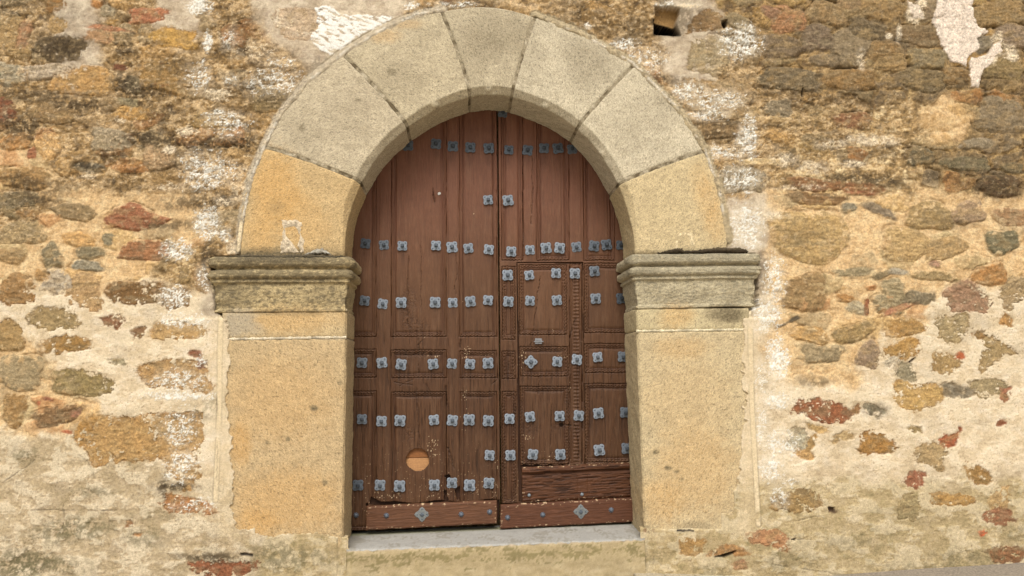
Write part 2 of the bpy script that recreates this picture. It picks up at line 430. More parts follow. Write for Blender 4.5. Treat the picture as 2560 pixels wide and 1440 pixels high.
POLYS = {(340, 545): [(261, 548), (290, 520), (323, 506), (360, 515), (398, 538), (432, 545), (398, 568), (345, 579), (300, 574), (268, 560)],
         (360, 624): [(290, 645), (305, 615), (335, 597), (400, 600), (420, 610), (425, 640), (405, 652), (330, 650)],
         (370, 1098): [(198, 1108), (246, 1036), (330, 1040), (420, 1032), (512, 1022), (514, 1100), (498, 1150), (505, 1190), (460, 1225), (430, 1190), (405, 1150), (330, 1160), (260, 1158), (238, 1172), (225, 1140)],
         (556, 1416): [(466, 1406), (500, 1398), (560, 1402), (610, 1398), (644, 1404), (640, 1420), (600, 1436), (520, 1442), (480, 1428)],
         (190, 533): [(120, 520), (160, 508), (215, 508), (248, 535), (220, 556), (180, 552), (150, 545)],
         (2470, 690): [(2420, 700), (2435, 670), (2500, 655), (2514, 680), (2512, 710), (2470, 716), (2440, 712)],
         (2415, 738): [(2348, 735), (2385, 705), (2410, 694), (2440, 705), (2478, 762), (2468, 780), (2400, 782), (2378, 776)],
         (2478, 876): [(2448, 832), (2470, 842), (2498, 858), (2540, 892), (2510, 890), (2490, 905), (2462, 925), (2443, 928), (2455, 880)],
         (2052, 1030): [(1973, 1037), (1998, 1003), (2020, 1003), (2045, 990), (2080, 1003), (2130, 1030), (2108, 1054), (2075, 1065), (2040, 1052), (2005, 1040)],
         (1758, 56): [(1706, 84), (1735, 30), (1775, 18), (1800, 30), (1805, 70), (1780, 80)]}
stones = []
for part in STONES.replace('\n', ';').split(';'):
    p = part.split()
    if not p: continue
    stones.append((float(p[0]), float(p[1]), float(p[2]), float(p[3]), R(float(p[4])), p[5], p[6] if len(p) > 6 else ''))
SID = np.zeros((NZ, NX), np.int32)
SW = [np.zeros((NZ, NX), np.float32) for _ in range(1)][0]

def window(cx, cy, r):
    """index slices of the relief around a pixel"""
    x, z = unproj(np.array([cx-r, cx+r, cx-r, cx+r]), np.array([cy-r, cy-r, cy+r, cy+r]), 0.0)
    i0 = max(0, int((x.min()-xs[0])/STEP)-1); i1 = min(NX, int((x.max()-xs[0])/STEP)+2)
    j0 = max(0, int((z.min()-zs[0])/STEP)-1); j1 = min(NZ, int((z.max()-zs[0])/STEP)+2)
    return (slice(j0, j1), slice(i0, i1)) if i1 > i0 and j1 > j0 else None

order = sorted(range(len(stones)), key=lambda k: -stones[k][2]*stones[k][3])
for k in order:
    cx, cy, rx, ry, rot, hx, fl = stones[k]
    sl = window(cx, cy, max(rx, ry)*1.5+14)
    if sl is None: continue
    u = U[sl]; v = V[sl]
    wpl = np.clip(wPl[sl], 0, 1)
    rough = 0.6+1.25*wpl
    du = u-cx+(7*n1[sl]+4.5*n3[sl]+2.6*nf[sl])*rough*min(1, ry/16)
    dv = v-cy+(6*n2[sl]+4.0*n4[sl])*rough*min(1, ry/16)
    ca, sa = math.cos(rot), math.sin(rot)
    a = ca*du+sa*dv; b = -sa*du+ca*dv
    if fl == 'p':
        sd_ = poly_sd(du+cx, dv+cy, POLYS[(int(cx), int(cy))])
        rho = 1+sd_/(min(rx, ry)*0.9)
    else:
        pw = 5.0 if fl == 'q' else 3.0
        ang = np.arctan2(b/ry, a/rx)
        s_ = (k*2.399) % 6.28
        wob = 1+0.10*np.cos(2*ang+s_)*0.5+0.09*np.cos(3*ang+2*s_)+0.05*np.cos(5*ang+3*s_)
        rho = (np.abs(a/rx)**pw+np.abs(b/ry)**pw)**(1/pw)/wob
    soft = 2.2/min(rx, ry)
    m_ = 1-sstep(1-soft, 1+soft, rho)
    # bedded strata along the stone plus mottling
    st = gnoise(a/40+k, b/5.0, 3)*0.5+fbm(a/18+k*3, b/10, 3, 60)*0.8
    base = lin(hx)
    hue = np.clip(0.5+fbm(u/30+k, v/26, 2, 70), 0, 1)[..., None]
    colr = base*(1+0.42*np.clip(st, -1, 1))[..., None]
    colr = colr*(1-0.32*hue)+0.32*hue*colr*np.array([1.12, 0.98, 0.80])
    rim = np.exp(-((rho-0.97)/0.10)**2)[..., None]*wpl[..., None]
    colr = colr*(1-0.22*rim*np.array([0.6, 0.9, 1.2]))
    zone = sstep(-0.05, 0.35, fbm(u/34+k*5, v/20, 4, 73))[..., None]*0.42
    tan_ = lin(('b4945e', '9c8a66', 'a88a5a', '8a7858')[k % 4])
    colr = colr*(1-zone)+zone*tan_*(1+0.3*st)[..., None]
    vein = np.exp(-(fbm(a/30+k, b/9, 3, 77)/0.05)**2)[..., None]*0.28
    colr = colr*(1-vein)
    lum = colr.mean(-1, keepdims=True)*np.array([1.12, 1.0, 0.80])
    colr = colr*0.70+lum*0.14+0.16*lin('a08a64')
    colr = colr*np.array([1.01, 1.0, 0.97])
    # mortar and dirt smeared over the stone, most near its edge
    sm = sstep(0.16, 0.44, n3[sl]*0.9+n1[sl]*0.55+0.80*(rho-0.74))*(1-0.75*wpl)*(0.85 if cy > 240 or cx < 1900 else 0.4)
    film = sstep(0.24, 0.42, 0.75*n4[sl]+0.55*n1[sl]+0.35*nf[sl]+0.42*(rho-0.72))*wpl*0.8
    m_ = m_*(1-sstep(0.5, 0.8, film))                       # plaster still clinging to the stone
    sm = np.maximum(sm, film)
    mm = (m_*(1-0.8*np.clip(sm, 0, 1)))[..., None]
    C[sl] = C[sl]*(1-mm)+colr*mm
    pk = min(0.015, 0.005+ry*0.0002)
    dome = np.sqrt(np.clip(1-np.clip(rho, 0, 1)**5, 0, 1))
    hs_ = (1.25*pk*dome+0.005)*(1-wpl)+(0.007+0.004*dome)*wpl+0.006*n3[sl]+0.005*st+0.008*n1[sl]
    mh = (1-sstep(0.80, 1.06, rho))*(1-wpl)+m_*wpl
    H[sl] = H[sl]*(1-mh)+hs_*mh
    gr = np.exp(-((rho-1.05)/0.07)**2)*(1-m_)
    gr = gr*sstep(-0.05, 0.35, n2[sl]+0.5*n4[sl])
    H[sl] -= gr*(0.008*(1-wpl)+0.001)
    C[sl] *= (1-0.22*gr*(1-wpl)*(n2[sl] > -0.1))[..., None]
    SID[sl] = np.where(m_ > 0.5, k+1, SID[sl])

def ell(cx, cy, rx, ry, rot=0, k=1.6, noise=(n1, n2)):
    sl = window(cx, cy, max(rx, ry)*k+6)
    if sl is None: return None, None
    u = U[sl]-cx+0.30*rx*noise[0][sl]; v = V[sl]-cy+0.30*ry*noise[1][sl]
    ca, sa = math.cos(R(rot)), math.sin(R(rot))
    return sl, np.hypot((ca*u+sa*v)/rx, (-sa*u+ca*v)/ry)

# soot, lichen and damp: staining with outlines of its own
STAINS = """150 122 66 34 .85 d;90 240 95 18 .6 d;200 264 72 20 .7 d;55 312 62 26 .75 d;310 210 26 24 .7 d;360 235 52 25 .7 d;400 292 66 32 .5 d;372 348 72 18 .75 d;515 362 95 22 .7 d;620 358 44 20 .7 d
280 392 50 20 .6 d;318 130 24 15 .75 d;600 62 50 30 .45 d;575 135 55 18 .6 d;445 160 62 26 .45 d;216 416 42 12 .7 d;60 462 55 24 .65 d;90 497 62 18 .6 d;480 508 76 20 .6 d;430 562 66 14 .6 d
560 508 52 18 .55 d;800 172 55 30 .4 d;690 252 60 18 .5 d;640 300 40 30 .45 d;590 230 70 25 .45 d;1700 46 70 40 .5 d;1560 62 80 40 .45 d;1650 202 70 12 .55 d;1790 308 66 10 .65 d;1800 346 66 18 .55 d
2000 240 100 18 .5 d;2150 252 110 30 .4 d;1982 400 34 20 .5 d;2120 442 66 13 .65 d;2200 452 56 14 .6 d;2010 268 40 16 .5 d;2350 442 66 14 .5 d;2490 470 66 30 .7 d;524 652 22 52 .75 d;1902 690 20 62 .5 d
1850 770 36 30 .4 d;585 770 60 22 .5 d;180 40 50 30 .3 d;1180 14 90 14 .5 d;1450 40 70 30 .45 d;2390 560 60 20 .35 d;2230 380 50 24 .5 d;2080 350 60 20 .35 d;2440 200 60 20 .5 d;40 20 60 20 .5 d
440 420 60 14 .4 d;300 460 70 20 .35 d;160 470 40 15 .5 d;2005 592 70 22 .3 d;560 1000 40 40 .25 m;520 1010 50 18 .35 m;440 1075 60 14 .35 m;65 1140 42 20 .5 m;240 1228 52 14 .5 m
130 1332 66 30 .55 m;225 1318 62 28 .6 m;72 1400 66 26 .65 m;365 1342 42 22 .5 m;132 1412 90 22 .6 m;430 1216 56 10 .8 d;408 1222 14 26 .6 d;520 1392 70 12 .75 d;1600 1395 60 26 .4 m;700 1390 80 34 .6 m
820 1400 50 24 .35 m;380 1290 70 12 .35 m;2140 1355 90 26 .35 m;2420 1395 90 22 .5 m;2300 1420 120 12 .4 m;2540 1330 40 40 .35 m;2250 1290 70 30 .2 m;1980 1400 80 22 .4 m;30 1425 60 20 .6 m;1780 1425 60 16 .4 m
2190 1025 34 18 .5 d;2385 975 34 16 .45 d;2000 905 60 14 .2 d;2030 955 40 10 .45 d;470 1040 60 12 .5 d"""
for part in STAINS.replace('\n', ';').split(';'):
    p = part.split()
    if len(p) < 6: continue
    sl, rho = ell(float(p[0]), float(p[1]), float(p[2])*1.2, float(p[3])*1.2)
    if sl is None: continue
    spk = sstep(-0.45, 0.35, n3[sl]+0.6*nf[sl]+0.35*(1-rho)) if p[5] == 'd' else sstep(-0.25, 0.4, n3[sl]+0.7*nf[sl]+0.3*(1-rho))
    m_ = ((1-sstep(0.35, 1.45, rho))*min(1, float(p[4])*1.15)*spk)[..., None]
    tgt = lin('4a3c28') if p[5] == 'd' else lin('6e6648')
    C[sl] = C[sl]*(1-m_)+tgt*m_

# lime wash left in flecks and patches
nw1 = 0.60-2.3*np.abs(fbm(U/8.5+0.4*n3, V/7.5, 2, 81)); nw2 = fbm(U/20, V/7, 3, 91)
LIME = """500 15 30 22 1.5;520 106 11 26 1.3;577 104 26 30 .55;500 196 36 46 .62;578 202 26 20 .5;690 205 80 38 .6;545 240 30 15 1.2c;560 288 62 14 .55;565 312 62 36 .55;512 432 66 56 .65
470 331 24 12 1.3c;428 376 16 10 1.2c;520 560 32 38 1.0;566 588 15 22 .8;446 625 38 26 1.0;436 741 36 27 .95;512 695 22 36 .5;465 800 84 24 .5;440 955 90 36 .55;440 990 86 11 1.0
450 1065 54 60 .5;462 1152 52 32 .65;445 1192 44 22 .55;490 1262 64 24 .5;500 900 22 20 .5;1850 106 54 44 .95;1470 68 12 9 .7;1560 112 40 16 .75;1620 150 62 44 .45;1720 228 46 24 .65;1790 255 84 36 .55
1868 350 28 58 .85;1790 385 80 20 .6;1850 452 66 34 .7;1868 570 46 62 .72;1935 700 32 66 .65;1914 785 42 44 .85;1944 893 26 46 1.2;1940 1000 30 24 .85;1950 1110 46 40 .65;1926 1172 36 34 .65
1975 1204 22 14 .6;1950 1242 26 40 .45;1030 15 22 12 .8;1130 12 66 9 .6;1660 15 30 16 .6;1720 16 30 8 .9c;1820 250 40 14 .7;700 160 40 20 .4;420 470 36 14 .5c;600 470 26 40 .5c
2285 34 18 22 1.3c;2300 10 12 10 1.2c;2490 105 14 22 1.2c;2512 130 26 16 .8c;2530 145 14 10 1.2c;2478 145 12 18 1.1c;2150 150 14 26 .7c;2220 92 8 7 1.2c;2245 90 7 22 .9c;2180 352 70 16 .7c;2075 362 40 14 .6c
2030 420 40 18 .6c;2130 410 40 10 .6c;1960 400 34 16 .7c;2000 470 60 8 .5c;1930 540 40 14 .6c;2005 1045 12 12 1.3c;2216 1142 12 8 1.4c;560 505 30 14 .5c;590 620 18 22 1.1c;640 460 20 50 .5c;300 300 14 8 .9c;225 440 18 10 .9c
560 430 60 30 .4;1760 290 60 14 .6;1900 1060 20 60 .4;1895 950 20 60 .4;700 60 40 20 .35c;640 130 60 40 .3c"""
for part in LIME.replace('\n', ';').split(';'):
    p = part.split()
    if len(p) < 5: continue
    cream = p[4].endswith('c'); dens = float(p[4].rstrip('c'))
    sl, rho = ell(*[float(q) for q in p[:4]])
    if sl is None: continue
    fld = nw1[sl]*0.85+0.40*nw2[sl]+0.5*n3[sl]
    thr = 0.56-0.58*dens+0.85*np.clip(rho-0.45, 0, 3)
    hz = np.clip(dens, 0, 1)*(0.80 if float(p[0]) > 1450 else 0.55)*(1-sstep(0.5, 1.4, rho))*np.clip(0.65+1.0*n4[sl]+0.6*n1[sl], 0.05, 1)
    C[sl] = C[sl]*(1-hz[..., None])+lin('e4d6bc')*hz[..., None]
    m_ = sstep(thr-0.14, thr+0.12, fld)*(1-sstep(1.2, 1.5, rho))*0.95
    m3 = m_[..., None]
    tgt = (lin('f6f1e2') if not cream else lin('efd9b4'))*(0.93+0.1*n4[sl])[..., None]
    C[sl] = C[sl]*(1-m3)+tgt*m3
    H[sl] += 0.003*m_
def lime_poly(pts, stripe, hexc):
    a = np.array(pts, float)
    sl = window(a[:, 0].mean(), a[:, 1].mean(), max(np.ptp(a[:, 0]), np.ptp(a[:, 1]))*0.6+20)
    u = U[sl]+5*n3[sl]+5*n1[sl]+1.5*nf[sl]; v = V[sl]+5*n4[sl]+5*n2[sl]
    sd_ = poly_sd(u, v, pts)
    m_ = sstep(1.5, -1.5, sd_)
    fld = fbm((U[sl]*0.94+V[sl]*0.34)/24, (V[sl]*0.94-U[sl]*0.34)/6.5, 3, 101)
    m_ *= 1-stripe*sstep(0.18, 0.30, fld+0.12*np.clip(sd_/30, -1, 0)+0.1)
    m3 = m_[..., None]
    C[sl] = C[sl]*(1-m3)+lin(hexc)*(0.95+0.10*n4[sl])[..., None]*m3
    H[sl] = H[sl]*(1-m_)+(H[sl]*0.4+0.013)*m_
lime_poly([(785, 18), (828, 18), (850, 40), (900, 38), (985, 44), (925, 88), (870, 128), (830, 142), (800, 128), (778, 98), (795, 70)], 0.95, 'f8f3e6')
lime_poly([(2345, -20), (2432, -20), (2430, 40), (2446, 68), (2470, 82), (2438, 98), (2446, 122), (2420, 140), (2415, 165), (2376, 152), (2350, 110), (2330, 52)], 0.0, 'efdcc6')
lime_poly([(2428, 145), (2462, 140), (2478, 122), (2500, 100), (2500, 130), (2470, 165), (2450, 190), (2446, 218), (2422, 216), (2420, 180)], 0.0, 'ecd9c2')
lime_poly([(2264, 8), (2290, 14), (2310, 50), (2280, 48)], 0.0, 'e6d3ba')

# pointing round the dressed stones
outl = poly_sd(U[::4, ::4], V[::4, ::4], OUTLINE)
outl = np.repeat(np.repeat(outl, 4, 0), 4, 1)[:NZ, :NX].astype(np.float32)
near = outl < 60
jj, ii = np.nonzero(near & (outl > -95))
outl[jj, ii] = poly_sd(U[jj, ii].astype(float), V[jj, ii].astype(float), OUTLINE)
C *= 1.0
fade = sstep(4, 70, outl)
H = H*(0.35+0.65*fade)+0.010*(1-fade)
for ln, hx in ((MORTAR_LINE, 'b3a48a'), (MORTAR_LINE2, 'a99877')):
    d = np.full(U.shape, 1e6, np.float32)
    d[jj, ii] = line_d(U[jj, ii].astype(float)+2*n3[jj, ii], V[jj, ii].astype(float)+2*n4[jj, ii], ln)
    mb = (1-sstep(11, 17, d+5*n3+4*n1))
    cc = lin(hx)*(0.85+0.5*np.clip(q2, 0, 1))[..., None]
    C = C*(1-mb[..., None])+cc*mb[..., None]
    H = H*(1-mb)+(0.019+0.006*np.exp(-(d/4)**2)-0.010*np.exp(-((d-12)/2.2)**2)+0.0015*n3)*mb
    wl = np.exp(-((d-1)/2.6)**2)*sstep(-0.05, 0.25, n1+0.4*n3)
    C = C*(1-0.75*wl[..., None])+lin('e0d5c0')*0.75*wl[..., None]
for ln in ([(556, 786), (553, 850), (551, 1000), (548, 1100), (541, 1250)], [(1871, 770), (1873, 850), (1876, 1000), (1884, 1150), (1893, 1310)],
           [(530, 690), (545, 755)], [(605, 560), (598, 626)]):
    a = np.array(ln, float)
    sl = window(a[:, 0].mean(), a[:, 1].mean(), np.ptp(a[:, 1])*0.5+20)
    d = line_d(U[sl].astype(float), V[sl].astype(float)+0.0, ln)
    cover = sstep(-0.55, -0.2, n1[sl])
    mb = (1-sstep(5.0, 6.5, d))*cover
    C[sl] = C[sl]*(1-mb[..., None])+lin('e8d3ac')*mb[..., None]
    gr = np.exp(-((d-6.5)/1.5)**2)*cover
    H[sl] += 0.005*mb-0.005*gr
    C[sl] *= (1-0.4*gr)[..., None]
# render smeared up to and over the outer edges of the jambs
lap = sstep(40, -2, np.abs(outl+2))*((V > 790) & (V < 1340) & ((U < 600) | (U > 1840)))
C = C*(1-0.55*lap[..., None])+lin('d9c39c')*0.55*lap[..., None]

# holes: the putlog hole and smaller gaps
def hole(pts, depth, hexc, rim=2.0, dil=0.0):
    a = np.array(pts, float)
    sl = window(a[:, 0].mean(), a[:, 1].mean(), max(np.ptp(a[:, 0]), np.ptp(a[:, 1]))*0.6+14)
    sd_ = poly_sd(U[sl]+2.0*n3[sl], V[sl]+2.0*n4[sl], pts)
    m_ = sstep(rim, -rim, sd_)
    H[sl] = H[sl]*(1-m_)-depth*m_
    mc = sstep(rim+dil, -rim+dil, sd_)[..., None]
    C[sl] = C[sl]*(1-mc)+lin(hexc)*mc
    SID[sl] = np.where(m_ > 0.3, 0, SID[sl])
hole([(1637, 20), (1662, 17), (1700, 22), (1690, 60), (1702, 88), (1637, 87)], 0.07, 'a88452')
hole([(1636, 52), (1658, 57), (1688, 66), (1698, 88), (1636, 87)], 0.60, '0c0804', 2.0, 4.0)  # slot painted near black to stand for the shade inside
hole([(1806, 52), (1816, 50), (1818, 66), (1808, 70)], 0.06, '33281a', 1.2)
hole([(1690, 1323), (1732, 1322), (1732, 1327), (1690, 1327)], 0.03, '3a342c', 1.0)
hole([(1780, 1392), (1815, 1383), (1838, 1374), (1832, 1384), (1812, 1392)], 0.05, '3c2c1c', 1.2)
hole([(1974, 1349), (1986, 1343), (1984, 1349)], 0.03, '18120c', 1.0)
hole([(2070, 1268), (2086, 1268), (2084, 1279), (2074, 1279)], 0.02, '5a4636', 1.5)
hole([(602, 1380), (634, 1383), (634, 1389), (604, 1387)], 0.02, '60564a', 1.2)
hole([(2272, 905), (2288, 893), (2288, 898), (2276, 908)], 0.03, '3a2a18', 1.0)
hole([(2004, 243), (2007, 243), (2006, 222), (2004, 222)], 0.03, '2c2016', 1.0)
# thin cracks in the render
for ln in ([(10, 1206), (55, 1175), (90, 1150)], [(80, 1274), (200, 1275), (310, 1276)], [(160, 1260), (163, 1290), (158, 1320)], [(200, 1135), (222, 1152), (236, 1178), (240, 1195)],
           [(1930, 1410), (2107, 1436)], [(412, 1180), (418, 1205), (408, 1230)], [(545, 960), (547, 1070), (545, 1200)], [(415, 365), (425, 385), (424, 405)], [(2105, 1120), (2130, 1118), (2165, 1135), (2200, 1148)],
           [(1995, 1300), (2060, 1286), (2130, 1280)], [(1985, 1345), (2050, 1352)], [(1955, 514), (2010, 512)], [(2422, 300), (2430, 320), (2455, 335)], [(2466, 360), (2468, 390)]):
    a = np.array(ln, float)
    sl = window(a[:, 0].mean(), a[:, 1].mean(), max(np.ptp(a[:, 0]), np.ptp(a[:, 1]))*0.6+20)
    d = line_d(U[sl]+3*n3[sl].astype(float), V[sl]+3*n4[sl].astype(float), ln)
    g = np.exp(-(d/1.3)**2)*sstep(-0.4, 0.1, n1[sl]+0.3*n3[sl])
    H[sl] -= 0.006*g
    C[sl] *= (1-0.5*g)[..., None]
# overall relief and crumbling texture
H += fade*(0.016*fbm(U/340, V/260, 2, 111)).astype(np.float32)
crumb = fbm(U/9, V/7.5, 3, 121, 0.6)
H += (0.0040*(wG+wM)+0.0032*wR+0.0022*wO+0.0006*wPl+0.0014*wD)*crumb*(0.4+0.6*fade)
C *= (1+0.16*crumb*(wG+wR+wM+0.7*wO+0.45*wD+0.3*wP+0.4*wA+0.3*wK)+0.10*nf)[..., None]
pit = sstep(0.42, 0.62, fbm(U/6, V/6, 2, 131))*sstep(0.0, 0.3, n1+0.15)*(wG+wR*0.6+wD*0.7+wO*0.25+wM*0.7)
H -= 0.004*pit
C *= (1-0.45*pit)[..., None]
grey = sstep(0.35, 0.7, fbm(U/26, V/20, 3, 141)+0.1)*(wG*0.55+wR*0.45+wM*0.45+wO*0.2)*0.8
C = C*(1-grey[..., None])+lin('8a7a62')*grey[..., None]
pale = sstep(0.35, 0.6, fbm(U/12, V/9, 3, 151)+0.04)*(wG*0.75+wM*0.8+wR*0.25+wO*0.35)
C = C*(1-0.7*pale[..., None])+lin('dcc39a')*0.7*pale[..., None]

# behind the dressed stones the wall steps back; the doorway is open
edge_n = outl+3.0*n3+2.0*n1
lapz = sstep(792, 800, V)*((U < 640) | (U > 1800))
off = np.where(U < 1200, 10+10*sstep(1000, 1300, V), 8+26*sstep(1120, 1250, V))
lapz2 = sstep(1318, 1324, V)*((U < 845) | (U > 1630))
off = np.where(lapz2 > 0.5, np.maximum(off*(lapz > 0.5), 8), off)
lz = np.maximum(lapz, lapz2)
over = lz*sstep(80, 0, edge_n)
H = H*(1-over)+(0.0275+0.002*n3+0.001*n1)*over
H = np.where(edge_n+lz*(-16*n1-10*n3) < -4-off*lz, -0.05, H).astype(np.float32)
SID[edge_n < 2] = 0
Pw = np.stack([X, -H, Z], -1).reshape(-1, 3)
Gr = np.clip(1.0*wG+1.0*wR+1.0*wM+0.7*wO+0.30*wP+0.55*wD+0.50*wA+0.38*wK, 0, 1)
Gr = np.where(SID > 0, np.maximum(Gr, 0.8), Gr)
Cw = np.concatenate([C.reshape(-1, 3), Gr.reshape(-1, 1)], 1).astype(np.float32)
Fw = grid_faces(NZ, NX)
keep = outl[:-1, :-1] > np.where((V[:-1, :-1] > 1240) & (U[:-1, :-1] > 845) & (U[:-1, :-1] < 1630), -2, -46)
fid = SID[:-1, :-1].copy()
areas = np.bincount(fid[keep].ravel(), minlength=len(stones)+1)
# only stones the photograph shows, the hundred largest
vis = (U[:-1, :-1] > 0) & (U[:-1, :-1] < W0) & (V[:-1, :-1] > 0) & (V[:-1, :-1] < H0)
areas = np.bincount(fid[keep & vis].ravel(), minlength=len(stones)+1); areas[0] = 0
big = [k for k in np.argsort(-areas)[:100] if areas[k] > 40]
isbig = np.zeros(len(stones)+1, bool); isbig[big] = True

wall = bpy.data.objects.new('rubble_wall', None); link(wall)
tag(wall, 'old rubble stone wall with flaking cream plaster around the arched doorway', 'wall')
submesh('masonry', Pw, Cw, Fw[keep & ~isbig[fid]], M_wall, wall)
for k in big:
    o = submesh('rubble_stone', Pw, Cw, Fw[keep & (fid == k)], M_wall, wall, skirt=0.05)
    o.data.name = 'rubble_stone'
    lb = {(340, 545): 'reddish wedge shaped stone', (360, 624): 'reddish stone with a whitewashed end', (370, 1098): 'long tan dressed block', (2052, 1030): 'dark red stone with ragged edges',
          (2415, 738): 'pinkish angular stone', (2470, 690): 'orange brown stone', (556, 1416): 'flat red brown stone at the foot of the wall', (335, 731): 'dark brown pitted block'}.get((int(stones[k-1][0]), int(stones[k-1][1])))
    if lb: o['label'] = lb
# the wall's back, ends and top, round the relief
bx0, bx1, bz0, bz1 = xs[0], xs[-1], zs[0], zs[-1]
bv = [(bx0, .06, bz0), (bx1, .06, bz0), (bx1, .06, bz1), (bx0, .06, bz1), (bx0, .8, bz0), (bx1, .8, bz0), (bx1, .8, bz1), (bx0, .8, bz1)]
bv += [(bx0, -.05, bz0), (bx1, -.05, bz0), (bx1, -.05, bz1), (bx0, -.05, bz1)]
mesh_from('wall_core', bv, [(5, 4, 7, 6), (4, 0, 3, 7), (1, 5, 6, 2), (3, 2, 6, 7), (4, 5, 1, 0)], M_wall, wall, np.tile(lin('b99a6a'), (12, 1)), False)
del C, Cw, q1, q2, q3, nw1, nw2, crumb, pit, grey, pale, fm, var, vid

# ----------------------------------------------------------------- dressed stone archway
arch = bpy.data.objects.new('stone_archway', None); link(arch)
arch.location = (0, 0, 0)
tag(arch, 'pale sandstone round arch on moulded imposts framing the double door', 'archway')

GREY = [(1480, 175, 70, 60, .5), (1690, 240, 60, 60, .45), (1620, 300, 50, 90, .2), (1250, 80, 110, 50, .4), (1180, 150, 60, 60, .25), (1000, 200, 90, 60, .35), (1330, 150, 40, 80, .25),
        (880, 300, 70, 70, .22), (760, 330, 60, 60, .22), (1440, 120, 50, 40, .35), (1560, 330, 50, 70, .2), (1060, 90, 40, 40, .2), (1230, 120, 70, 40, .3), (690, 520, 25, 20, .25), (980, 180, 14, 10, .5), (895, 250, 10, 8, .5), (755, 320, 10, 10, .6),
        (700, 640, 170, 22, .9), (1700, 636, 170, 14, .45), (600, 700, 60, 60, .35), (570, 740, 40, 40, .5), (720, 700, 120, 12, .5), (820, 740, 60, 30, .35), (700, 780, 120, 10, .4),
        (1815, 785, 50, 26, .8), (1830, 780, 30, 40, .5), (1625, 690, 40, 40, .3), (1700, 745, 80, 20, .25), (1840, 690, 40, 60, .25),
        (785, 1020, 10, 9, .95), (720, 1097, 7, 7, .8), (667, 1106, 6, 6, .6), (812, 1206, 8, 8, .7), (1670, 1170, 10, 6, .9), (1690, 1180, 8, 5, .7), (1640, 1130, 9, 6, .8), (850, 957, 8, 6, .6), (1705, 1198, 6, 4, .6), (1745, 1315, 40, 14, .3)]
GOLD = [(690, 480, 70, 110, .6), (760, 560, 60, 80, .3), (650, 600, 40, 60, .4), (960, 90, 50, 20, .6), (1010, 60, 60, 14, .5), (1770, 500, 30, 70, .35), (1790, 560, 30, 60, .35), (1750, 450, 30, 50, .25), (720, 800, 140, 40, .45), (700, 1000, 150, 120, .3), (600, 1110, 30, 60, .6), (720, 1250, 150, 90, .45), (640, 1310, 60, 40, .5), (1720, 1000, 120, 120, .2), (1740, 1180, 120, 120, .4), (1650, 1260, 60, 60, .4), (1690, 790, 50, 40, .5), (1700, 870, 80, 30, .35)]

def stone_col(x, y, z, hexc, extra=None):
    """sandstone colour at world points, with the stains the photo shows on it"""
    u, v = proj(x, np.minimum(y, 0.0), z)
    c = lin(hexc)*np.ones(x.shape+(3,))
    dep_ = np.maximum(y, 0.0)
    u_, v_ = u, v
    u = u+dep_*310; v = v+dep_*240
    na = fbm(u/40+31, v/40, 3, 161); nb = fbm(u/12, v/12+9, 3, 171); nc = fbm(u/5, v/5, 2, 181)
    nd = fbm(u/3.6, v/3.6+40, 2, 185)
    c = c*(1+0.11*na+0.08*nb+0.17*nd)[..., None]
    nl = fbm(u/26, v/26, 4, 187)
    spk = (sstep(0.16, 0.34, fbm(u/3.4+9, v/3.4, 2, 189)+0.45*nl)*0.34)[..., None]
    c = c*(1-spk)+lin('86785c')*spk
    u, v = u_, v_
    for lst, tgt in ((GOLD, 'd9a252'), (GREY, '75684e'), ([(598, 806, 46, 38, 1.0), (640, 822, 26, 18, .7), (575, 820, 30, 30, .9), (830, 846, 50, 5, .6)], 'b9a98c')):
        t3 = lin(tgt)
        for cx, cy, rx, ry, s in lst:
            if cy < 400 and rx > 20: s = s*0.7
            d = np.hypot((u-cx+0.3*rx*na)/rx, (v-cy+0.3*ry*nb)/ry)
            m_ = (1-sstep(0.4, 1.3, d))*s*(0.6+0.4*np.clip(1+1.5*nc, 0, 1.4))
            m_ = np.clip(m_*(0.65 if tgt == 'd9a252' else 1.0), 0, 1)[..., None]
            c = c*(1-m_)+t3*m_
    u = u+dep_*310; v = v+dep_*240
    pitm = sstep(0.38, 0.6, fbm(u/4.5+3, v/4.5, 2, 191)+0.1*na)[..., None]
    c = c*(1-0.45*pitm)
    return c

def bend_noise(x, z, y, amp):
    return amp*(fbm(x*9+y*7, z*9-y*5, 3, 201)+0.35*fbm(x*38+y*30, z*38, 2, 211))

def blend_p(a, b, t):
    return a+(b-a)*t

def ri_of(th):
    """radius of the intrados at an angle"""
    return np.interp(-th, -np.concatenate([ti[:4], [math.atan2(apex[1]-CEN[1], apex[0]-CEN[0])], ti[4:]]),
                     np.concatenate([ri[:4], [np.hypot(*(apex-CEN))+0.012], ri[4:]]))
tt_ = np.linspace(ti[0]+0.2, ti[-1]-0.2, 600)
rr_ = ri_of(tt_)
ker = np.hanning(61); ker /= ker.sum()
rr_s = np.convolve(np.pad(rr_, 30, mode='edge'), ker, 'valid')
def ri_smooth(th):
    return np.interp(-th, -tt_, rr_s)

